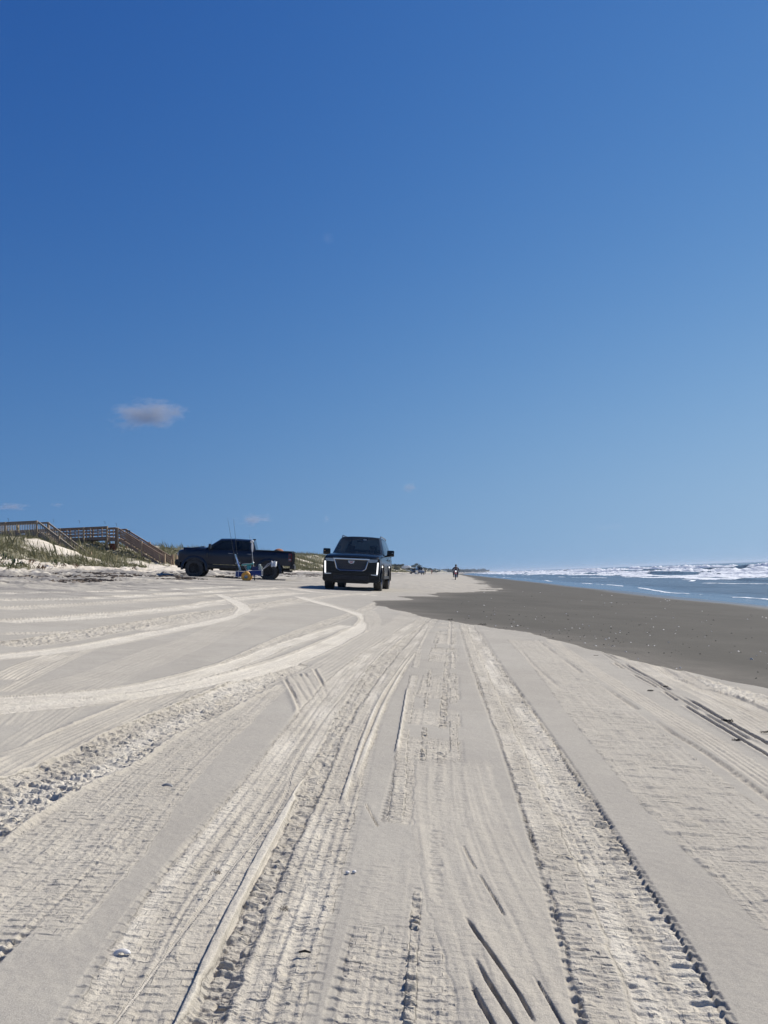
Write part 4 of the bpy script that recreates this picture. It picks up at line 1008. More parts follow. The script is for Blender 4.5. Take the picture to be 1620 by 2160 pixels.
# local: +X to the left in the picture, +Y towards the camera is the cart's left
MB().box((.46, .28, .30), (.02, .02, .36)).build('frame_post', ALU, cart)
f_ = MB()
for y in (-.28, .28):
    f_.tube([(.58, y, .16), (-.62, y, .26)], .013, 6).tube([(.58, y, .42), (-.55, y, .50)], .013, 6).tube([(.58, y, .16), (.58, y, .42)], .013, 6).tube([(-.60, y, .26), (-.60, y, .52)], .013, 6).tube([(0, y, .20), (0, y, .46)], .010, 6)
    f_.tube([(.10, y, .16), (.10, y, .50), (.30, y, .78), (-.10, y, .80)], .010, 6)
for x, z in ((.58, .16), (.58, .42), (-.6, .26), (-.6, .50), (0, .20)): f_.tube([(x, -.28, z), (x, .28, z)], .013, 6)
f_.build('frame', ALU, cart)
MB().box((.40, .283, .29), (.34, .012, .22)).box((.59, 0, .29), (.012, .54, .22)).box((.40, -.283, .29), (.34, .012, .22)).build('fabric_panel', BLUE, cart)
MB().box((-.28, .283, .37), (.54, .012, .21), Matrix.Rotation(.06, 3, 'Y')).box((-.28, -.283, .37), (.54, .012, .21), Matrix.Rotation(.06, 3, 'Y')).box((-.1, 0, .24), (1.0, .52, .012)).build('fabric_side', BLUE, cart)
for y, nm in ((.34, 0), (-.34, 1)):
    w = MB().lathe([(.155+.075*math.cos(2*math.pi*k/10), .075*math.sin(2*math.pi*k/10)) for k in range(10)][::-1], 24, 'Y', (0, 0, 0)).build('balloon_wheel', YEL, cart, (.09, y, .195))
    MB().lathe([(.0, -.04), (.085, -.05), (.085, .05), (.0, .04)], 16, closed=False).build('hub', DKCHROME, w)
MB().tube([(.09, -.40, .2), (.09, .40, .2)], .012, 6).build('axle', ALU, cart)
MB().tube([(-.58, .0, .5), (-.85, .0, .82), (-1.10, .0, .93)], .013, 6).tube([(-.58, .12, .5), (-.85, .06, .72), (-1.05, .0, .90)], .011, 6).build('handle', ALU, cart)
def on_cart(px_dx, y, z): return cart.matrix_world @ Vector((px_dx, y, z))
def free(mb, name, m, label, cat, loc=(0, 0, 0), group=None):
    o = mb.build(name, m); o.matrix_world = cart.matrix_world @ Matrix.Translation(loc); return tag(o, label, cat, group)
free(MB().box((0, 0, 0), (.34, .34, .15), bev=.02).box((0, 0, .085), (.36, .36, .03), bev=.01), 'cooler', mat('navy_plastic', (.02, .03, .12), .5), 'navy blue tackle box standing on the right half of the beach cart', 'tackle box', (-.30, 0, .56))
free(MB().lathe([(.0, 0), (.09, 0), (.105, .20), (.098, .20), (.085, .012), (.0, .012)], 16, 'Z'), 'bucket', TEAL, 'small turquoise bucket hanging in the middle of the beach cart', 'bucket', (.02, .05, .50))
free(MB().tube([(-.20, 0, 0), (.34, 0, -.10)], .038, 10), 'rolled_mat', mat('sea_green_cloth', (.10, .36, .33), .8), 'sea-green roll lying across the top of the beach cart', 'roll', (.0, .20, .80))
ch_ = MB(); 
for y in (-.2, .2): ch_.tube([(.55, y, .96), (.28, y, .24)], .012, 6)
ch_.tube([(.55, -.2, .96), (.55, .2, .96)], .012, 6)
chair = ch_.build('folding_chair_frame', mat('pale_blue_tube', (.25, .42, .58), .4, .3)); chair.name = 'folding_chair'
chair.matrix_world = cart.matrix_world @ Matrix.Translation((.12, .1, .22)); tag(chair, 'folded beach chair with pale blue tubes leaning up at the left end of the cart', 'beach chair')
MB().box((.42, 0, .62), (.01, .36, .45), Matrix.Rotation(.36, 3, 'Y')).build('chair_sling', BLUE, chair)
cl = MB(); random.seed(3)
vs = []; fs = []
for i in range(6):
    for j in range(6):
        vs.append((-.14+.05*i+random.uniform(-.01, .01), .05*math.sin(i*1.7)+.02*j, .02-abs(j)*.05-.03*math.sin(i*2.3+j)))
for i in range(5):
    for j in range(5): fs.append((i*6+j, i*6+j+1, (i+1)*6+j+1, (i+1)*6+j))
cl.add(vs, fs, True); rag = cl.build('cloth', mat('white_cloth', (.72, .72, .70), .9)); sm_ = rag.modifiers.new('thick', 'SOLIDIFY'); sm_.thickness = .012
rag.matrix_world = cart.matrix_world @ Matrix.Translation((-1.12, .0, .93)); tag(rag, 'white rag hung over the handle of the beach cart', 'cloth')
# rods: blank tapering from the grip to the tip, reel, guides
def rod(p0, p1, label, m, r0=.014, grip=None, reel=.55, name='fishing_rod'):
    p0, p1 = Vector(p0), Vector(p1); root = empty(name, p0, None, label, 'fishing rod', 'fishing rods standing in the cart')
    d = p1-p0; L = d.length; u = d.normalized(); pts = [u*L*k/8+Vector((0, 0, 0)) for k in range(9)]
    MB().tube(pts, [r0*(1-.75*k/8) for k in range(9)], 6).build('blank', m, root)
    MB().tube([u*0, u*min(.8, L*.3)], r0*1.6, 6).build('grip', BLACK, root)
    if reel: MB().lathe([(0, -.035), (.045, -.035), (.03, 0), (.045, .035), (0, .035)], 10, 'Y', u*reel+Vector((.05, 0, 0)), closed=False).build('reel', DKCHROME, root)
    for k in (3, 5, 6, 7, 8): q = pts[k]; MB().lathe([(.022*(1.2-.1*k), 0), (.026*(1.2-.1*k), .003), (.022*(1.2-.1*k), .006)], 8, 'Z', q+Vector((.02, 0, 0))).build('guide', ALU, root)
    return root
carbon = mat('dark_carbon', (.02, .022, .025), .4); pale = mat('pale_blank', (.62, .62, .60), .5)
r1 = rod(on_cart(.52, .1, .25), at(480, 1092, 35.35), 'dark fishing rod leaning slightly left above the truck roof', carbon)
r2 = rod(on_cart(.46, -.1, .25), at(492.5, 1094, 35.35), 'dark fishing rod standing upright just right of the leaning one', carbon)
r3 = rod(at(537, 1224, 35.3), at(529, 1130, 35.35), 'thick pale rod in a white sand spike at the right end of the cart', pale, .016)
r4 = rod(at(533, 1205, 35.9), at(526, 1126, 35.8), 'short thin rod behind the pale one at the right end of the cart', carbon, .010, reel=.4)
sp = MB().lathe([(.035, 0), (.035, .30), (.028, .30), (.028, 0)], 12, 'Z').build('tube', WHITE); sp.name = 'sand_spike'
sp.matrix_world = Matrix.Translation(at(537.5, 1218, 35.2)); tag(sp, 'short white tube rod holder stuck in the sand by the cart', 'rod holder')
bg_ = MB(); bg_.sphere((0, 0, 0), (.05, .05, .27), 10, 8).sphere((0, 0, .24), (.08, .06, .07), 8, 6)
bag = bg_.build('rod_cover', WHITE); bag.matrix_world = Matrix.Translation(at(532, 1153, 35.25)); tag(bag, 'white cloth cover wrapped round the upper part of the pale rod', 'cover')
bt = MB().box((0, 0, 0), (.20, .14, .17), bev=.03).sphere((.02, 0, .13), (.07, .06, .06), 8, 6).build('bait_bag', nmat('grey_green_bag', (.30, .36, .30), (.55, .58, .54), 14, .8, .3, .01))
bt.matrix_world = cart.matrix_world @ Matrix.Translation((-.50, .1, .60)); tag(bt, 'grey-green bag heaped at the right end of the beach cart', 'bag')

# ------------------------------------------------------------------ walkways over the dune
WOOD_G = nmat('weathered_grey_wood', (.20, .165, .13), (.36, .305, .25), 7, .85, .5, .01, stretch=(1, 1, .25), c3=(.27, .225, .18))
WOOD_B = nmat('weathered_brown_wood', (.19, .13, .09), (.34, .25, .18), 7, .85, .5, .01, stretch=(1, 1, .25), c3=(.26, .18, .13))
POST = nmat('treated_post', (.26, .19, .12), (.42, .31, .20), 6, .85, .5, .01, stretch=(1, 1, .2))
def unit_box(m, d=(1, 1, 1)): return MB().box((0, 0, 0), d).mesh('board', m)
def piece(name, me, parent, c, scale, R=None):
    o = bpy.data.objects.new(name, me); COL.objects.link(o); o.parent = parent
    m4 = Matrix.LocRotScale(Vector(c), (R.to_quaternion() if R is not None else None), Vector(scale)); o.matrix_basis = m4
    return o
CUBE_G, CUBE_B, CUBE_P = unit_box(WOOD_G), unit_box(WOOD_B), unit_box(POST)
def lamp_hook(parent, x, y, z):
    MB().tube([(0, 0, 0), (0, 0, .22), (-.03, 0, .30), (-.09, 0, .31), (-.12, 0, .27)], .016, 5).build('lamp_hook', BLACK, parent, (x, y, z))
def span(parent, cube, xa, xb, yw, zdeck, style, n_gap, z0=0, slope=0, posts=True, both=True):
    """deck run along X from xa to xb (local), width yw, rails both sides"""
    L = xb-xa; n = max(1, round(L/n_gap)); zc = lambda x: zdeck+slope*(x-xa)
    ang = -math.atan(slope); R = Matrix.Rotation(ang, 3, 'Y')
    npk = max(2, int(L/.15))
    for k in range(npk): piece('deck_plank', cube, parent, (xa+(k+.5)*L/npk, 0, zc(xa+(k+.5)*L/npk)), (.138, yw, .04))
    for s in (-1, 1):
        y = s*yw/2
        piece('deck_beam', cube, parent, ((xa+xb)/2, y-.0*s, zc((xa+xb)/2)-.16), (L, .05, .26), R)
        piece('top_rail', cube, parent, ((xa+xb)/2, y, zc((xa+xb)/2)+1.07), (L+.06, .15, .045), R)
        piece('rail_board', cube, parent, ((xa+xb)/2, y, zc((xa+xb)/2)+.98), (L, .045, .12), R)
        if style == 'pickets':
            piece('rail_board', cube, parent, ((xa+xb)/2, y, zc((xa+xb)/2)+.16), (L, .045, .10), R)
            m = int(L/.165)
            for k in range(m): piece('baluster', cube, parent, (xa+(k+.5)*L/m, y+s*.045, zc(xa+(k+.5)*L/m)+.55), (.055, .035, .86))
        else:
            for h in (.32, .65): piece('rail_board', cube, parent, ((xa+xb)/2, y, zc((xa+xb)/2)+h), (L, .045, .12), R)
            m = max(1, round(L/1.25))
            for k in range(m): piece('rail_stud', cube, parent, (xa+(k+.5)*L/m, y-s*.06, zc(xa+(k+.5)*L/m)+.5), (.09, .09, 1.0))
        for k in range(n+1):
            x = xa+L*k/n; 
            if posts and (k > 0 or s > 0):
                g = z0-1.2; piece('post', CUBE_P, parent, (x, y+s*.11, (zc(x)+1.09+g)/2), (.15, .15, zc(x)+1.09-g))
def stairs(parent, cube, xa, za, xb, zb, yw, style, nposts=2):
    """flight from deck end (xa,za) down to (xb,zb)"""
    L = xb-xa; D = za-zb; n = max(4, round(D/.19)); sl = math.atan2(D, L); R = Matrix.Rotation(sl, 3, 'Y'); H = math.hypot(L, D)
    for k in range(n): piece('tread', cube, parent, (xa+(k+.6)*L/n, 0, za-(k+.55)*D/n), (.29, yw-.06, .045))
    for s in (-1, 1):
        y = s*yw/2; mx, mz = (xa+xb)/2, (za+zb)/2
        piece('stringer', cube, parent, (mx, y, mz-.12), (H, .05, .28), R)
        piece('top_rail', cube, parent, (mx, y, mz+1.06), (H+.05, .15, .045), R)
        piece('rail_board', cube, parent, (mx, y, mz+.96), (H, .045, .12), R)
        if style == 'pickets':
            piece('rail_board', cube, parent, (mx, y, mz+.17), (H, .045, .10), R)
            m = int(L/.17)
            for k in range(m): f = (k+.5)/m; piece('baluster', cube, parent, (xa+L*f, y+s*.045, za-D*f+.55), (.055, .035, .84))
        else:
            for h in (.30, .52, .74): piece('rail_board', cube, parent, (mx, y, mz+h), (H, .045, .17 if h != .52 else .15), R)
            for f in (.27, .75): piece('rail_stud', cube, parent, (xa+L*f, y-s*.06, za-D*f+.52), (.09, .09, .95))
        for k in range(1, nposts+1):
            f = k/nposts; x = xa+L*f; z = za-D*f; piece('post', CUBE_P, parent, (x, y+s*.11, z+.1), (.15, .15, 2.2 if k < nposts else 2.4))
# left walkway: grey, pickets
A = at(78, 1122.5, 69.0)
wk = empty('dune_walkway', (A.x, 70.0, A.z), None, 'weathered grey boardwalk with vertical balusters and steps running down into the dune grass', 'boardwalk')
span(wk, CUBE_G, -12.4, 0, 1.9, 0, 'pickets', 3.05)
B_ = at(170, 1168, 69.0)
stairs(wk, CUBE_G, .12, -.06, B_.x-A.x, B_.z-1.07-A.z+.0, 1.9, 'pickets', 2)
lamp_hook(wk, -2.75, -.95-.12, 1.1)
piece('ledge_block', unit_box(WHITE), wk, (-1.35, -1.02, -.14), (.36, .04, .16))
# right walkway: brown, horizontal boards, landing, long flight
C0 = at(96, 1127.5, 77.0); C1 = at(226.5, 1132.0, 77.0); C2 = at(249, 1135.3, 77.0); C3 = at(348, 1195.5, 77.0)
wk2 = empty('dune_walkway', (C1.x, 78.0, C1.z), None, 'brown boardwalk with horizontal rails and a long flight of steps down to the sand', 'boardwalk')
span(wk2, CUBE_B, C0.x-6-C1.x, 0, 1.9, 0+.0, 'boards', 2.55)
span(wk2, CUBE_B, .05, C2.x-C1.x, 1.9, C2.z-C1.z, 'boards', 1.1)
stairs(wk2, CUBE_B, C2.x-C1.x+.1, C2.z-C1.z-.05, C3.x-C1.x, C3.z-C1.z, 1.9, 'boards', 2)
for px_, pz in ((114, 1102), (168.5, 1104), (222, 1106), (246.5, 1110)):
    q = at(px_, pz, 77.0); lamp_hook(wk2, q.x-C1.x, -1.05, q.z-C1.z)
for dx in (.0, .35): piece('post', CUBE_P, wk2, (C3.x-C1.x+.25+dx, .75, C3.z-C1.z+.55), (.15, .15, 1.5))
for px_ in (269, 273):
    q = at(px_, 1120, 78.9); MB().box((0, 0, 0), (.16, .12, .12), bev=.02).tube([(0, 0, -.45), (0, 0, 0)], .03, 6).build('lamp_hook', BLACK, wk2, (q.x-C1.x, .9, q.z-C1.z))
br = MB().lathe([(0, 0), (.29, 0), (.30, .04), (.285, .28), (.30, .30), (.285, .33), (.285, .60), (.30, .63), (.285, .66), (.30, .86), (.29, .90), (0, .90)], 20, 'Z', closed=False).build('barrel', nmat('rusty_steel', (.16, .035, .015), (.28, .10, .05), 6, .9, .4, .01))
q = at(237, 1160, 78.2); br.location = (q.x, 78.2, q.z-.25); tag(br, 'rusty red barrel standing under the landing of the brown boardwalk', 'barrel')
fp = MB().box((0, 0, .35), (.10, .10, 1.5)).build('post_shaft', POST); fp.name = 'fence_post'
q = at(361, 1197, 74); fp.location = (q.x, 74, q.z); tag(fp, 'short wooden post in the sand just right of the foot of the steps', 'post'); fp.scale = (.6, .6, .75)
# ------------------------------------------------------------------ motorcycle and rider
wheel_proto('moto', .33, .11, .26, 8, ALU, 20)
_mx = .28; moto = empty('motorcycle', (_mx, 90.0, -EYE-SLOPE*_mx-.01), ground_frame((0, -1, 0)), 'red and black off-road motorcycle ridden towards the camera beside the surf', 'motorcycle')
RED = mat('red_fairing', (.42, .035, .03), .4)
add_wheel('moto', moto, .70, 0, 1); add_wheel('moto', moto, -.70, 0, 1)
for s in (1, -1):
    MB().tube([(.70, s*.09, .33), (.42, s*.09, 1.02)], .028, 8).build('fork', ALU, moto)
    MB().tube([(.40, s*.05, 1.08), (.34, s*.28, 1.12), (.26, s*.42, 1.10)], .016, 6).tube([(.30, s*.32, 1.115), (.26, s*.43, 1.10)], .024, 8).box((.33, s*.36, 1.12), (.04, .16, .09), bev=.02).build('handlebar', BLACK, moto)
    MB().tube([(-.05, s*.12, .35), (-.05, s*.24, .33)], .016, 6).build('foot_peg', ALU, moto)
MB().prism([(1.02, .72), (.78, .78), (.42, .80), (.42, .76), (.78, .73)], -.08, .08, 'Y').build('front_fender', RED, moto)
MB().prism([(.52, 1.10), (.60, .98), (.55, .84), (.44, .86), (.42, 1.10)], -.12, .12, 'Y').build('headlight_mask', mat('off_white_mask', (.8, .78, .74), .4), moto)
MB().lathe([(0, .03), (.065, .03), (.07, 0), (0, -.02)], 14, 'X', (.60, 0, .99), closed=False).build('headlight', LAMPON, moto)
MB().prism([(.42, .98), (.30, 1.02), (-.05, .92), (-.10, .80), (.10, .62), (.44, .66)], -.15, .15, 'Y').build('tank', RED, moto)
MB().prism([(.02, .93), (-.75, .96), (-.95, 1.0), (-.70, .86), (-.05, .82)], -.11, .11, 'Y').build('seat', BLACK, moto)
MB().box((.10, 0, .48), (.42, .26, .34), bev=.05).tube([(.25, .10, .5), (.34, .13, .35), (.0, .15, .30), (-.6, .16, .62)], .03, 8).build('engine', DKCHROME, moto)
MB().tube([(.42, 0, 1.0), (.38, 0, .45), (-.1, 0, .30), (-.15, 0, .60), (.35, 0, .92)], .025, 6).tube([(-.12, .07, .34), (-.70, .08, .33)], .025, 6).tube([(-.12, -.07, .34), (-.70, -.08, .33)], .025, 6).build('frame', BLACK, moto)
rider = empty('person', (0, 0, 0), None, 'rider in a dark jacket and dark helmet sitting on the motorcycle', 'person')
rider.matrix_world = moto.matrix_world @ Matrix.Translation((-.28, 0, .98))
V = [(0, 0, 0), (.03, 0, .2), (.08, 0, .38), (.10, 0, .48), (.12, 0, .55), (.15, 0, .63), (.14, 0, .70),
     (.12, .12, -.02), (.38, .24, -.14), (.22, .23, -.50), (.34, .24, -.62), (.12, -.12, -.02), (.38, -.24, -.14), (.22, -.23, -.50), (.34, -.24, -.62),
     (.09, .19, .44), (.20, .36, .22), (.50, .36, .15), (.56, .35, .13), (.09, -.19, .44), (.20, -.36, .22), (.50, -.36, .15), (.56, -.35, .13)]
E = [(0, 1), (1, 2), (2, 3), (3, 4), (4, 5), (5, 6), (0, 7), (7, 8), (8, 9), (9, 10), (0, 11), (11, 12), (12, 13), (13, 14), (3, 15), (15, 16), (16, 17), (17, 18), (3, 19), (19, 20), (20, 21), (21, 22)]
R = [.14, .14, .16, .10, .055, .08, .07, .10, .075, .055, .05, .10, .075, .055, .05, .07, .055, .045, .04, .07, .055, .045, .04]
NAVY = mat('dark_jacket', (.012, .014, .028), .8); DENIM = mat('dark_trousers', (.012, .014, .022), .9)
skin_body('body', V, E, R, SKIN, rider)
for nm, sel, m_ in (('jacket', [0, 1, 2, 3, 15, 16, 17, 19, 20, 21], NAVY), ('trousers', [0, 7, 8, 9, 11, 12, 13], DENIM)):
    ix = {k: i for i, k in enumerate(sel)}
    skin_body(nm, [V[k] for k in sel], [(ix[a], ix[c]) for a, c in E if a in ix and c in ix], [R[k]+.03 for k in sel], m_, rider)
for s in (1, -1):
    MB().box((.33, s*.24, -.63), (.28, .10, .10), bev=.03).build('boot', BLACK, rider)
    MB().sphere((.56, s*.355, .13), (.06, .05, .045), 8, 6).build('glove', BLACK, rider)
hl = MB().sphere((.155, 0, .69), (.15, .125, .14), 16, 12).box((.27, 0, .63), (.08, .16, .08), bev=.03).build('helmet', BLACK, rider)
MB().sphere((.20, .055, .70), (.085, .07, .05), 10, 8).build('visor', HEADL, hl)

# ------------------------------------------------------------------ far vehicles and people
wheel_proto('small', .36, .22, .22, 5, RIM2, 20)
def small_vehicle(name, px, d, heading, paint, L, H, label, cat, pickup=False, rack=False):
    x = (px-VPX)/F_PX*d; r = empty(name, (x, d, gz(x, d)), ground_frame(heading), label, cat)
    belt = H*.60; hood = H*.56; w = .90
    def pr(zs, yw, zw, yr, zr): return [(0, .35), (w-.05, .35), (w, zs), (yw, zw), (yr, zr), (0, zr+.03)]
    S = [(L*.5, pr(.75, w*.95, .80, w*.8, .85)), (L*.49, pr(.80, w*.97, hood*.92, w*.85, hood*.95)), (L*.22, pr(belt*.95, w*.95, hood, w*.85, hood+.04)), (L*.18, pr(belt, w*.93, belt+.03, w*.85, belt+.06)), (L*.06, pr(belt, .74, H*.93, .66, H))]
    if pickup: S += [(-L*.14, pr(belt, .74, H*.93, .66, H)), (-L*.16, pr(belt, .86, belt+.02, .8, belt+.03)), (-L*.49, pr(belt, .86, belt+.02, .8, belt+.03))]
    else: S += [(-L*.40, pr(belt, .74, H*.93, .66, H)), (-L*.48, pr(belt, .86, belt+.02, .8, belt+.03))]
    def keys(i, j):
        if i == 3 and j == 4: return 'windscreen'
        if i in (3, 4) and j == 2: return 'side_window'
        if i == 5 and j == 4 : return 'rear_window'
        return 'body'
    loft(S, keys, dict(body=paint, windscreen=TINT, side_window=TINT, rear_window=TINT), r)
    for sx in (1, -1):
        for s in (1, -1): add_wheel('small', r, sx*L*.31, s*.82, s)
    for s in (1, -1):
        MB().box((L*.5, s*.66, .72), (.06, .26, .14), bev=.02).build('headlight', HEADL, r)
        MB().box((-L*.49, s*.8, .85), (.08, .12, .25), bev=.02).build('tail_light', REDL, r)
        MB().box((L*.17, s*1.0, belt+.1), (.1, .16, .13), bev=.03).build('wing_mirror', BLACK, r)
    MB().box((L*.5, 0, .48), (.14, 1.7, .20), bev=.04).box((-L*.5, 0, .50), (.12, 1.7, .20), bev=.04).build('bumper', BLACK, r)
    if rack: MB().box((-L*.12, 0, H+.16), (1.3, 1.1, .24), bev=.05).build('roof_box', BLACK, r)
    return r
SILVER = mat('silver_paint', (.30, .31, .33), .3, .5, .8); DKP = mat('dark_grey_paint', (.02, .022, .026), .3, .3, .8)
small_vehicle('parked_car', 873.5, 225, (.15, -1, 0), DKP, 4.3, 1.62, 'far dark car parked on the sand at the dune foot, left of the silver one', 'car')
small_vehicle('parked_car', 886, 215, (.25, -1, 0), SILVER, 4.6, 1.85, 'far silver off-road vehicle with a black roof box, parked by the dune foot', 'off-roader', rack=True)
def far_person(px, d, heading, top, bot, label):
    x = (px-VPX)/F_PX*d; r = empty('person', (x, d, gz(x, d)), ground_frame(heading), label, 'person')
    r.matrix_world = Matrix.Translation((x, d, gz(x, d))) @ Matrix.Rotation(math.atan2(heading[1], heading[0]), 4, 'Z')
    person_standing(r, top, bot, mat('dark_hair', (.05, .035, .025), .7))
far_person(898, 290, (0, -1, 0), mat('black_top', (.015, .015, .018), .9), DENIM, 'far person in dark clothes standing right of the silver vehicle')
far_person(911, 300, (.4, 1, 0), mat('rose_top', (.55, .16, .14), .9), mat('tan_shorts', (.40, .28, .20), .9), 'far person in a rose top walking on the open sand')
MB().sphere((0, 0, .28), (.5, .25, .28)).build('cooler_bag', mat('pale_canvas', (.6, .58, .52), .9)); _o = bpy.data.objects['cooler_bag']
_x = (878.5-VPX)/F_PX*212; _o.location = (_x, 212, gz(_x, 212)); tag(_o, 'pale bag on the sand between the two far vehicles', 'bag')

# ------------------------------------------------------------------ far houses, shrubs, treeline
def house(px, py, d, W, D, Hh, wall, roof, label, rot=0):
    q = at(px, py, d); r = empty('beach_house', (q.x, d, q.z), rot, label, 'house')
    MB().box((0, 0, Hh/2-1), (W, D, Hh+2)).build('wall', wall, r)
    MB().prism([(-W/2-.4, Hh), (W/2+.4, Hh), (W/4, Hh+W*.16), (-W/4, Hh+W*.16)], -D/2-.4, D/2+.4, 'Y').build('roof', roof, r)
    for k in range(3):
        w_ = MB().box((-W*.3+k*W*.3, -D/2-.01, Hh*.55), (W*.14, .06, Hh*.32)).build('window', TINT, r)
        MB().box((-W*.3+k*W*.3, -D/2-.03, Hh*.55-Hh*.18), (W*.17, .1, .1)).build('sill', WHITE, w_)
    MB().box((0, -D/2-1.0, Hh*.30), (W, 2, .15)).box((0, -D/2-1.95, Hh*.30+.5), (W, .08, .9)).build('balcony', WHITE, r)
    return r
WW = mat('white_siding', (.78, .77, .74), .7); PR = mat('pale_roof', (.66, .66, .65), .6); GR = mat('grey_roof', (.30, .29, .28), .8)
house(857, 1199.5, 470, 5.6, 7, 1.0, WW, PR, 'low white house with a pale roof among shrubs on the far dune crest')
house(936, 1210.0, 1500, 13, 10, 5, WW, PR, 'tiny white house standing alone near the end of the far shore')
house(925, 1208.5, 1300, 9, 8, 3.5, mat('tan_siding', (.3, .25, .2), .8), GR, 'tiny tan house at the foot of the far headland')
LEAF = nmat('shrub_leaf', (.030, .038, .018), (.075, .08, .035), .8, .85, 0)
BARK = mat('bark', (.07, .055, .04), .9)
def shrub(px, py, d, w, h, label, group='dark shrubs along the far dune crest', n=420):
    q = at(px, py, d); r = empty('dune_shrub', (q.x, d, q.z), None, label, 'shrub', group)
    rg = np.random.default_rng(int(px*7+d)); vs = []; fs = []
    cl = [(rg.uniform(-.35, .35)*w, rg.uniform(-.3, .3)*w, h*rg.uniform(.3, .72), rg.uniform(.16, .3)) for _ in range(9)]
    for k in range(n):
        cx, cy, cz, cr = cl[k % 9]; v = rg.normal(size=3); v /= np.linalg.norm(v); rr = cr*w*rg.uniform(.6, 1.05)
        p = np.array([cx, cy, cz])+v*np.array([rr, rr, rr*.8*h/w*1.2]); s = w*.035*rg.uniform(.6, 1.5)
        a = rg.normal(size=3); a /= np.linalg.norm(a); b = np.cross(a, v); b /= (np.linalg.norm(b)+1e-6)
        i = len(vs); vs += [tuple(p-a*s), tuple(p+a*s*.6+b*s), tuple(p+a*s-b*s*.7)]; fs.append((i, i+1, i+2))
    MB().add(vs, fs).build('crown', LEAF, r)
    st = MB()
    for c in cl[:5]: st.tube([(0, 0, -h*.3), (c[0]*.5, c[1]*.5, c[2]*.6), c[:3]], [w*.02, w*.014, w*.008], 5)
    st.build('trunk', BARK, r)
for px, py, d, w, h, lb in ((838, 1197, 430, 6, 2.2, 'dark shrub just right of the black vehicle on the far dune crest'), (846, 1196, 450, 5, 2.0, 'dark shrub left of the low white house on the far crest'),
        (876, 1198, 520, 6.5, 3.4, 'round dark shrub right of the low white house on the far crest'), (882, 1199, 530, 5, 2.6, 'dark shrub touching the round one on the far crest'),
        (893, 1202, 640, 7, 2.4, 'low dark shrub where the far crest begins to fall'), (903, 1203.5, 720, 9, 3.4, 'broad dark shrub halfway down the far headland'),
        (912, 1205.5, 820, 10, 3.6, 'dark shrub low on the far headland'), (919, 1208, 900, 9, 3.0, 'lowest dark shrub at the tip of the far headland'),
        (834, 1203, 330, 5, 1.6, 'brownish shrub on the dune face below the far crest'), (866, 1203, 420, 6, 1.6, 'shrub on the dune face below the low white house')):
    shrub(px, py, d, w, h, lb)
def treeline():
    rg = np.random.default_rng(5); vs = []; fs = []
    for k in range(150):
        d = rg.uniform(1500, 3000); sx = float(coast_shift(np.array(d))); x = sx-14-rg.uniform(0, 60); z = 0.3; h = rg.uniform(4, 9)*(.6+d/3000); w = rg.uniform(5, 14)
        for q in range(14):
            i = len(vs); cx = x+rg.uniform(-.5, .5)*w; b = z+rg.uniform(0, .6)*h; s = h*.28
            vs += [(cx-s, d, b), (cx+s, d+2, b+rg.uniform(-1, 1)), (cx+rg.uniform(-s, s)*.5, d, b+s*1.6)]; fs.append((i, i+1, i+2))
    o = MB().add(vs, fs).build('distant_woodland', LEAF); tag(o, 'thin dark line of trees along the far end of the shore', 'woodland', kind='stuff')
treeline()

# ------------------------------------------------------------------ dune grass
def blades(name, N, ymin, ymax, umin, umax, hgt, wid, m, label, seed, power=1.0, thr=.5, lean=.35):
    rg = np.random.default_rng(seed); y = ymin+(ymax-ymin)*rg.random(N)**power; u = umin+(umax-umin)*rg.random(N)
    # keep to what the slope in view shows
    x = -u+coast_shift(y); v = veg_mask(x, y)
    # tufts: blades gather round tuft centres
    tx, ty = np.floor(x/.55), np.floor(y/.55); jx, jy = _h(tx, ty, 3), _h(tx, ty, 4); dens = _h(tx, ty, 5)
    keep = (rg.random(N) < v*(.25+.9*dens)) & (v > .12); x, y, u = x[keep], y[keep], u[keep]; tx, ty, jx, jy = tx[keep], ty[keep], jx[keep], jy[keep]
    cx, cy = (tx+jx)*.55, (ty+jy)*.55; k = rg.random(len(x))*.75; x = x+(cx-x)*k; y = y+(cy-y)*k
    n = len(x); z = land(x, y)-.02; H = hgt*(.5+.8*rg.random(n))*(.6+.7*_h(tx, ty, 6)); W = wid*(1+y/70.)*(.6+.8*rg.random(n))
    a = rg.random(n)*2*np.pi; lx = (rg.normal(size=n)*lean-.12)*H; ly = rg.normal(size=n)*lean*H
    p0 = np.stack([x-np.cos(a)*W, y-np.sin(a)*W*.6, z], 1); p1 = np.stack([x+np.cos(a)*W, y+np.sin(a)*W*.6, z], 1)
    p2 = np.stack([x+lx*.4+np.cos(a)*W*.6, y+ly*.4, z+H*.6], 1); p3 = np.stack([x+lx, y+ly, z+H], 1)
    co = np.stack([p0, p1, p2, p3], 1).reshape(-1, 3).astype(np.float32); b = np.arange(n)*4
    f = np.stack([b, b+1, b+2, b+3], 1).ravel().astype(np.int32)
    me = bpy.data.meshes.new(name); me.vertices.add(len(co)); me.vertices.foreach_set('co', co.ravel()); me.loops.add(len(f)); me.loops.foreach_set('vertex_index', f)
    me.polygons.add(n); me.polygons.foreach_set('loop_start', np.arange(0, 4*n, 4, dtype=np.int32))
    at_ = me.attributes.new('tone', 'FLOAT', 'POINT'); tn = np.clip(.65*_h(tx, ty, 7)+.35*rg.random(n), 0, 1); at_.data.foreach_set('value', np.repeat(tn, 4).astype(np.float32))
    me.update(calc_edges=True); me.materials.append(m); o = link(name, me); tag(o, label, 'grass', kind='stuff'); return n
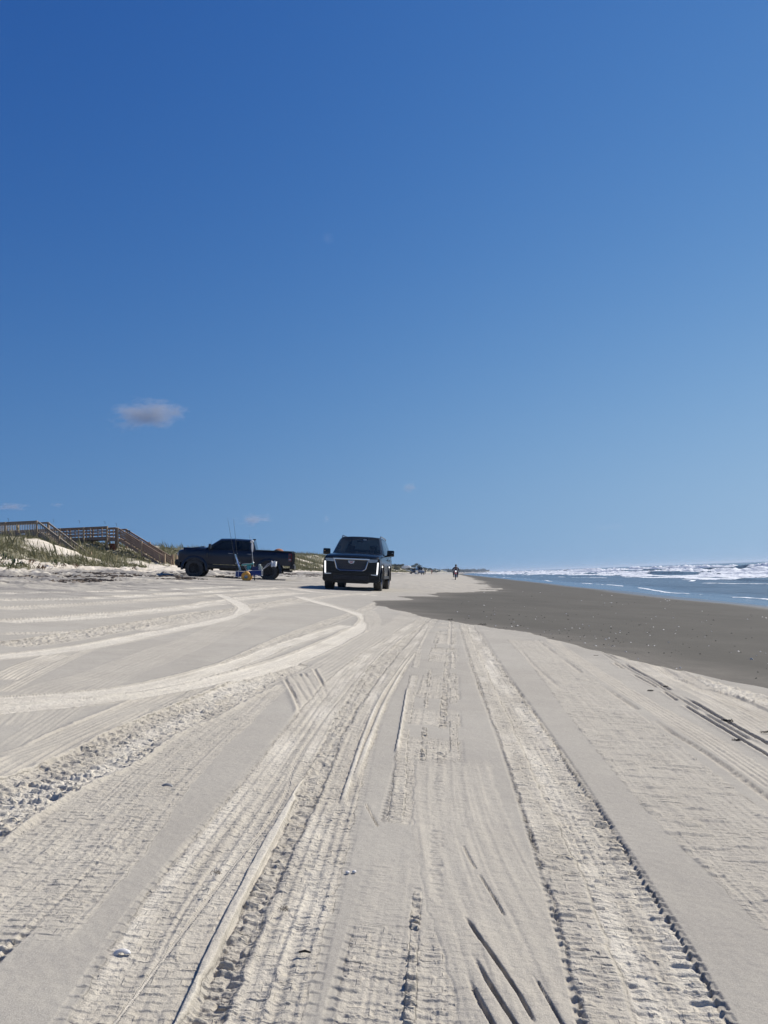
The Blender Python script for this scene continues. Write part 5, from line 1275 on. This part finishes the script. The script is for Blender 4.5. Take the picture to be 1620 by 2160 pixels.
def grass_mat():
    m = bpy.data.materials.new('dune_grass'); m.use_nodes = True; t = m.node_tree; b = t.nodes['Principled BSDF']
    a = t.nodes.new('ShaderNodeAttribute'); a.attribute_name = 'tone'; r = t.nodes.new('ShaderNodeValToRGB'); e = r.color_ramp.elements
    e[0].position = 0; e[0].color = (.095, .100, .048, 1); e[1].position = 1; e[1].color = (.36, .31, .17, 1)
    q = e.new(.45); q.color = (.16, .158, .080, 1); q = e.new(.72); q.color = (.27, .245, .14, 1)
    t.links.new(a.outputs['Fac'], r.inputs[0]); t.links.new(r.outputs[0], b.inputs['Base Color']); b.inputs['Roughness'].default_value = .7; b.inputs['Specular IOR Level'].default_value = .2
    tl = t.nodes.new('ShaderNodeBsdfTranslucent'); ms = t.nodes.new('ShaderNodeMixShader'); ms.inputs[0].default_value = .35; t.links.new(r.outputs[0], tl.inputs['Color'])
    t.links.new(b.outputs[0], ms.inputs[1]); t.links.new(tl.outputs[0], ms.inputs[2]); t.links.new(ms.outputs[0], t.nodes['Material Output'].inputs['Surface'])
    return m
GRASS = grass_mat()
blades('dune_grass', 330000, 26, 150, 19, 52, .30, .0075, GRASS, 'green dune grass covering the sand slope in patches', 1, 1.0)
blades('dune_grass_beyond', 200000, 140, 520, 19, 62, .50, .010, GRASS, 'olive grass covering the more distant dunes behind the vehicles', 2, 1.2)
blades('sea_oats', 30000, 28, 260, 24, 56, .95, .006, GRASS, 'tall thin sea oats standing above the dune grass', 3, 1.3, lean=.18)
# single broad-leaved plants and tufts at the foot of the dune
LEAFB = nmat('broad_leaf', (.045, .07, .022), (.10, .12, .045), 3, .6, 0); STEM = mat('dry_stem', (.16, .10, .055), .9)
def beach_plant(px, py, size, label, dry=False, seed=0):
    # walk out along the sight line until it meets the slope
    w = ray(px, py); best = None
    for k in range(200, 900):
        d = k*.1; p = w*(d/w.y)
        if p.z <= gz(p.x, d)+.02: best = p; break
    if best is None: best = at(px, py, 60)
    r = empty('beach_plant', (best.x, best.y, gz(best.x, best.y)), random.random()*6, label, 'plant', 'single plants at the foot of the dune')
    rg = np.random.default_rng(seed+5); n = int(26); vs = []; fs = []
    for k in range(n):
        a = rg.uniform(0, 6.28); L = size*rg.uniform(.5, 1.0); up = rg.uniform(.3, 1.0); d = np.array([math.cos(a)*(1.1-up), math.sin(a)*(1.1-up), up]); d /= np.linalg.norm(d)
        s = np.cross(d, [0, 0, 1]); s /= np.linalg.norm(s)+1e-6; w_ = size*.085*rg.uniform(.7, 1.3); c = d*L*.55+np.array([math.cos(a), math.sin(a), 0])*size*.25*rg.random(); i = len(vs)
        vs += [tuple(c), tuple(c+s*w_+d*L*.2), tuple(c+d*L*.45), tuple(c-s*w_+d*L*.2)]; fs.append((i, i+1, i+2, i+3))
    MB().add(vs, fs).build('foliage', STEM if dry else LEAFB, r)
    st = MB()
    for k in range(5): a = k*1.26; st.tube([(0, 0, -.05), (math.cos(a)*size*.25, math.sin(a)*size*.25, size*.35), (math.cos(a)*size*.4, math.sin(a)*size*.4, size*.7)], [size*.02, size*.015, size*.008], 5)
    st.build('stem', STEM, r)
for i, (px, py, sz, lb, dry) in enumerate(((4, 1188, .7, 'leafy plant at the left border low on the dune', 0), (30, 1198, .75, 'wide leafy plant low on the dune below the left walkway', 0), (20, 1203, .45, 'small leafy plant just below the wide one', 0),
        (48, 1198, .45, 'leafy plant right beside the wide one', 0), (66, 1192, .45, 'brown-tipped plant under the first post of the left walkway', 1), (89, 1206, .5, 'upright brown plant at the dune foot below the left steps', 1),
        (82, 1206, .35, 'small dark plant beside the upright brown one', 1), (117, 1196, .6, 'spiky tuft on bare sand below the end of the left steps', 0), (133, 1198, .35, 'small dry tuft right of the spiky one', 1),
        (160, 1199, .4, 'lone dark plant on bare sand between the two walkways', 1), (218, 1196, .45, 'leafy plant below the rusty barrel', 0), (262, 1199, .4, 'low dark plant below the middle of the long steps', 0), (282, 1203, .35, 'small plant at the dune foot under the long steps', 1))):
    beach_plant(px, py, sz, lb, dry, i)

# ------------------------------------------------------------------ washed-up litter: reeds, shells
def wrack():
    rg = np.random.default_rng(9); mb = MB(); vs = []; fs = []
    N = 9000; y = 16+ (95-16)*rg.random(N)**1.4; ln = rg.integers(0, 5, N)
    base = np.array([15.6, 14.2, 12.2, 17.2, 16.4])[ln]; u = base+(vnoise(y/3.5, ln*3., 7)-.5)*2.4+rg.normal(size=N)*.35
    keep = rg.random(N) < sstep(.38, .62, vnoise(y/1.7, ln*5.+u/3, 12))+.06; y, u = y[keep], u[keep]
    for k in range(len(y)):
        x = -u[k]; L = rg.uniform(.04, .26); t = rg.uniform(.006, .018)*(1+y[k]/90); a = rg.normal()*.6+(math.pi/2 if rg.random() < .3 else 0)
        dx, dy = math.cos(a)*L/2, math.sin(a)*L/2; z = float(0); i = len(vs); nx, ny = -math.sin(a)*t, math.cos(a)*t; h = t*1.3
        vs += [(x-dx-nx, y[k]-dy-ny, 0), (x-dx+nx, y[k]-dy+ny, 0), (x-dx, y[k]-dy, h), (x+dx-nx, y[k]+dy-ny, 0), (x+dx+nx, y[k]+dy+ny, 0), (x+dx, y[k]+dy, h*rg.uniform(.6, 2.5))]
        fs += [(i, i+3, i+5, i+2), (i+1, i+2, i+5, i+4), (i, i+2, i+1), (i+3, i+4, i+5)]
    V_ = np.array(vs); z0 = land(V_[:, 0], V_[:, 1])+.02; V_[:, 2] += z0
    o = MB().add(V_.tolist(), fs).build('washed_up_reeds', nmat('dead_reed', (.05, .036, .026), (.15, .11, .075), 6, .9, 0)); tag(o, 'brown washed-up reeds and sticks in broken lines at the dune foot', 'reeds', kind='stuff')
wrack()
def scatter(name, N, m, label, cat, seed, smin, smax, flat, region, dark=False):
    rg = np.random.default_rng(seed); vs = []; fs = []
    pts = []
    while len(pts) < N:
        px = rg.uniform(*region[0]); py = region[1][0]+(region[1][1]-region[1][0])*rg.random()**region[2]; g = G(px, py)
        wt, wd = wetness(np.array([g.x]), np.array([g.y]))
        if wt[0] > .5 and g.x < 10.8 and rg.random() < .12+1.6*max(0, float(fbm(g.x/1.1, g.y/2.5, 55+seed*0, 3))-.47)*3: pts.append(g)
    for g in pts:
        s = rg.uniform(smin, smax)*(.55+g.y*.11); n = 6; a0 = rg.uniform(0, 6.28); i = len(vs); e = rg.uniform(.5, 1)
        for k in range(n):
            a = a0+2*math.pi*k/n; r_ = s*rg.uniform(.75, 1.1); vs.append((g.x+math.cos(a)*r_, g.y+math.sin(a)*r_*e, g.z-.003))
        vs.append((g.x+rg.uniform(-.2, .2)*s, g.y, g.z+s*flat)); fs += [(i+k, i+(k+1) % n, i+n) for k in range(n)]
    o = MB().add(vs, fs, True).build(name, m); tag(o, label, cat, kind='stuff')
SHELL = nmat('shell', (.62, .58, .52), (.80, .77, .72), 60, .5, .2, .002); WEED = nmat('dark_weed', (.018, .016, .012), (.05, .042, .03), 30, .8, .5, .004)
scatter('shell_fragments', 110, SHELL, 'tiny white shell fragments strewn over the dark wet sand', 'shells', 4, .003, .012, .45, ((960, 1640), (1245, 1480), 1.0))
scatter('pebble_bits', 190, WEED, 'tiny dark bits of shell and weed strewn over the wet sand', 'pebbles', 6, .003, .013, .5, ((960, 1640), (1245, 1480), .9))
def ground_at(px, py):
    g = G(px, py); return g
def big_shell(px, py, size, label, rot=0, m=SHELL, arch=.42):
    g = ground_at(px, py); vs = []; fs = []; nu, nv = 12, 6
    for i in range(nu+1):
        for j in range(nv+1):
            a = math.pi*i/nu; r_ = size*.5*(1-.10*(j == nv)); f = j/nv
            x = math.cos(a)*r_*(.35+.65*math.sin(math.pi*.5*f)); yy = -size*.15+size*.3*f*math.sin(a)**.6; z = math.sin(a)*size*arch*math.sin(math.pi*(.15+.7*f))
            vs.append((x, yy*.8, z-.002))
    for i in range(nu):
        for j in range(nv): fs.append((i*(nv+1)+j, (i+1)*(nv+1)+j, (i+1)*(nv+1)+j+1, i*(nv+1)+j+1))
    o = MB().add(vs, fs, True).build('shell', m); sd = o.modifiers.new('thick', 'SOLIDIFY'); sd.thickness = size*.045
    o.location = g-Vector((0, 0, .005)); o.rotation_euler.z = rot; tag(o, label, 'shell')
big_shell(257, 2004, .033, 'white arched shell on smooth sand at the lower left', 0.15, SHELL, .26)
big_shell(352, 1656, .045, 'grey half-buried shell on the churned sand left of the smooth strip', .1, nmat('grey_shell', (.25, .24, .22), (.5, .48, .44), 50, .6, .2, .002), .3)
for px, py, s, lb in ((1435, 1409, .035, 'white shell at the edge of the wet sand near the rough ridge'), (1585, 1391, .05, 'largest white shell on the wet sand near the right border'), (1604, 1375, .035, 'white shell just behind the largest one by the right border'),
                      (1410, 1355, .032, 'white shell on the wet sand above the end of the tracks'), (1106, 1280, .05, 'white shell on the wet sand farther off, above the smooth strip'), (965, 1291, .045, 'white shell on the wet sand straight above the centre tracks')):
    big_shell(px, py, s, lb, random.random()*3)
def clump(px, py, size, label, cat='seaweed', name='seaweed_clump', n=26, m=WEED, flat=.25):
    g = ground_at(px, py); r = random.Random(int(px)); mb = MB()
    for k in range(n):
        a = r.uniform(0, 6.28); q = r.random()**.6*size*.5; x, y = math.cos(a)*q, math.sin(a)*q*.5; L = size*r.uniform(.15, .4); b = r.uniform(-.7, .7)
        L *= .8; mb.tube([(x-math.cos(b)*L/2, y-math.sin(b)*L/2, r.uniform(0, size*flat*.5)), (x, y, r.uniform(size*flat*.4, size*flat)), (x+math.cos(b)*L/2, y+math.sin(b)*L/2, r.uniform(0, size*flat*.4))], size*.022, 5)
    o = mb.build(name, m); o.location = g; tag(o, label, cat); o['kind'] = 'thing'
clump(1533, 1523, .07, 'dark seaweed clump lying in the deep ruts near the right border')
clump(1554, 1563, .045, 'flat dark seaweed strand just below the clump in the ruts')
clump(1614, 1546, .045, 'dark seaweed strand cut by the right border')
clump(1373, 1458, .045, 'small dark seaweed strand on smooth sand left of the deep ruts')
clump(1404, 1449, .04, 'dark seaweed strand lying across the deep ruts')
clump(1257, 1384, .045, 'dark seaweed strand near the far start of the ruts')
clump(1018, 1319, .13, 'dark twig at the edge of the wet sand right of the centre tracks', 'twig', 'twig', 8)
clump(950, 1308, .10, 'dark twig where the centre tracks meet the wet sand', 'twig', 'twig', 7)
clump(601, 1923, .03, 'tiny dark clod in the left tracks near the bottom', 'clod', 'sand_clod', 12, nmat('damp_sand_clod', (.18, .15, .11), (.28, .24, .18), 90, .9, .5, .002), .5)
clump(456, 1846, .03, 'tiny damp clod on the ridge of the left tracks', 'clod', 'sand_clod', 12, bpy.data.materials['damp_sand_clod'], .5)
st = MB().tube([(-.012, 0, .004), (0, .001, .006), (.012, -.001, .004)], [.0015, .0025, .0015], 6).build('twig', WEED); st.location = G(643, 2013); tag(st, 'short dark twig on the smooth sand at the bottom centre-left', 'twig')
pb = MB()
for i, (dx, dy) in enumerate(((-.008, 0), (.008, .004))):
    o = MB().sphere((0, 0, .003), (.006, .005, .004), 8, 6).build('pebble', SHELL); g = G(740, 1843); o.location = g+Vector((dx, dy, 0)); tag(o, ('left', 'right')[i]+' one of the two tiny white pebbles side by side in the smooth strip', 'pebble')

# ------------------------------------------------------------------ clouds: small real volumes far off
def cloud_mat(name, dens, sc):
    m = bpy.data.materials.new(name); m.use_nodes = True; t = m.node_tree; t.nodes.clear(); N = t.nodes.new; Lk = t.links.new
    o = N('ShaderNodeOutputMaterial'); v = N('ShaderNodeVolumePrincipled'); tc = N('ShaderNodeTexCoord'); Lk(v.outputs[0], o.inputs['Volume'])
    v.inputs['Color'].default_value = (.70, .70, .74, 1); v.inputs['Anisotropy'].default_value = .3
    ln = N('ShaderNodeVectorMath'); ln.operation = 'LENGTH'; Lk(tc.outputs['Object'], ln.inputs[0])
    n = N('ShaderNodeTexNoise'); n.inputs['Scale'].default_value = sc; n.inputs['Detail'].default_value = 5; n.inputs['Roughness'].default_value = .62
    oi = N('ShaderNodeObjectInfo'); ad = N('ShaderNodeVectorMath'); ad.operation = 'MULTIPLY_ADD'; Lk(oi.outputs['Random'], ad.inputs[0]); ad.inputs[1].default_value = (9, 7, 5); Lk(tc.outputs['Object'], ad.inputs[2]); Lk(ad.outputs[0], n.inputs['Vector'])
    a = N('ShaderNodeMath'); a.operation = 'MULTIPLY_ADD'; Lk(n.outputs['Fac'], a.inputs[0]); a.inputs[1].default_value = 2.2; a.inputs[2].default_value = -.36
    b = N('ShaderNodeMath'); b.operation = 'SUBTRACT'; Lk(a.outputs[0], b.inputs[0]); Lk(ln.outputs['Value'], b.inputs[1]); c = N('ShaderNodeMath'); c.operation = 'MULTIPLY'; c.use_clamp = False
    mx = N('ShaderNodeMath'); mx.operation = 'MAXIMUM'; Lk(b.outputs[0], mx.inputs[0]); mx.inputs[1].default_value = 0; Lk(mx.outputs[0], c.inputs[0]); c.inputs[1].default_value = dens; Lk(c.outputs[0], v.inputs['Density'])
    return m
CL1, CL2, CL3 = cloud_mat('cloud_thick', .044, 1.9), cloud_mat('cloud_thin', .045, 1.7), cloud_mat('cloud_faint', .0035, 1.4)
cube = MB().box((0, 0, 0), (2, 2, 2))
_cm = {}
for px, py, w, h, m_, lb in ((304, 874, 94, 42, CL1, 'largest small cloud at the left, lilac-grey, high above the pickup'), (370, 868, 34, 24, CL2, 'thin wisp trailing from the right end of the largest cloud'),
        (535, 1096, 48, 17, CL2, 'flat wispy cloud just above and right of the fishing rods'), (863, 1029, 20, 15, CL2, 'small grey puff right of and above the black vehicle'),
        (688, 1095, 10, 12, CL2, 'tiny puff between the flat wisp and the black vehicle'), (26, 1069, 44, 12, CL2, 'flat cloud at the left border above the walkway'),
        (120, 1065, 18, 7, CL2, 'tiny flat cloud right of the one at the left border'), (690, 503, 28, 16, CL3, 'very faint wisp high in the middle of the sky'),
        (1285, 1112, 45, 12, CL3, 'very faint cloud low over the sea')):
    if m_.name not in _cm: _cm[m_.name] = cube.mesh('cloud', m_)
    D_ = 1800.; q = at(px, py, D_); o = link('cloud', _cm[m_.name]); o.location = q; o.scale = (w/F_PX*D_, w/F_PX*D_*.6, h/F_PX*D_); o['kind'] = 'thing'
    tag(o, lb, 'cloud', 'small clouds over the beach')
SC.cycles.volume_step_rate = 1.0; SC.cycles.volume_max_steps = 64

# ------------------------------------------------------------------ sea air
if True:
    hz = MB().box((2900, 5900, 4.75), (12600, 12400, 23.5)).build('haze', mat('haze_air', (1, 1, 1)))
    m = hz.data.materials[0]; t = m.node_tree; t.nodes.clear(); o_ = t.nodes.new('ShaderNodeOutputMaterial'); v = t.nodes.new('ShaderNodeVolumePrincipled')
    v.inputs['Color'].default_value = (.72, .84, 1.0, 1); v.inputs['Density'].default_value = .00016; v.inputs['Anisotropy'].default_value = .2
    t.links.new(v.outputs[0], o_.inputs['Volume']); tag(hz, 'thin sea haze over the whole beach', 'haze', kind='stuff')
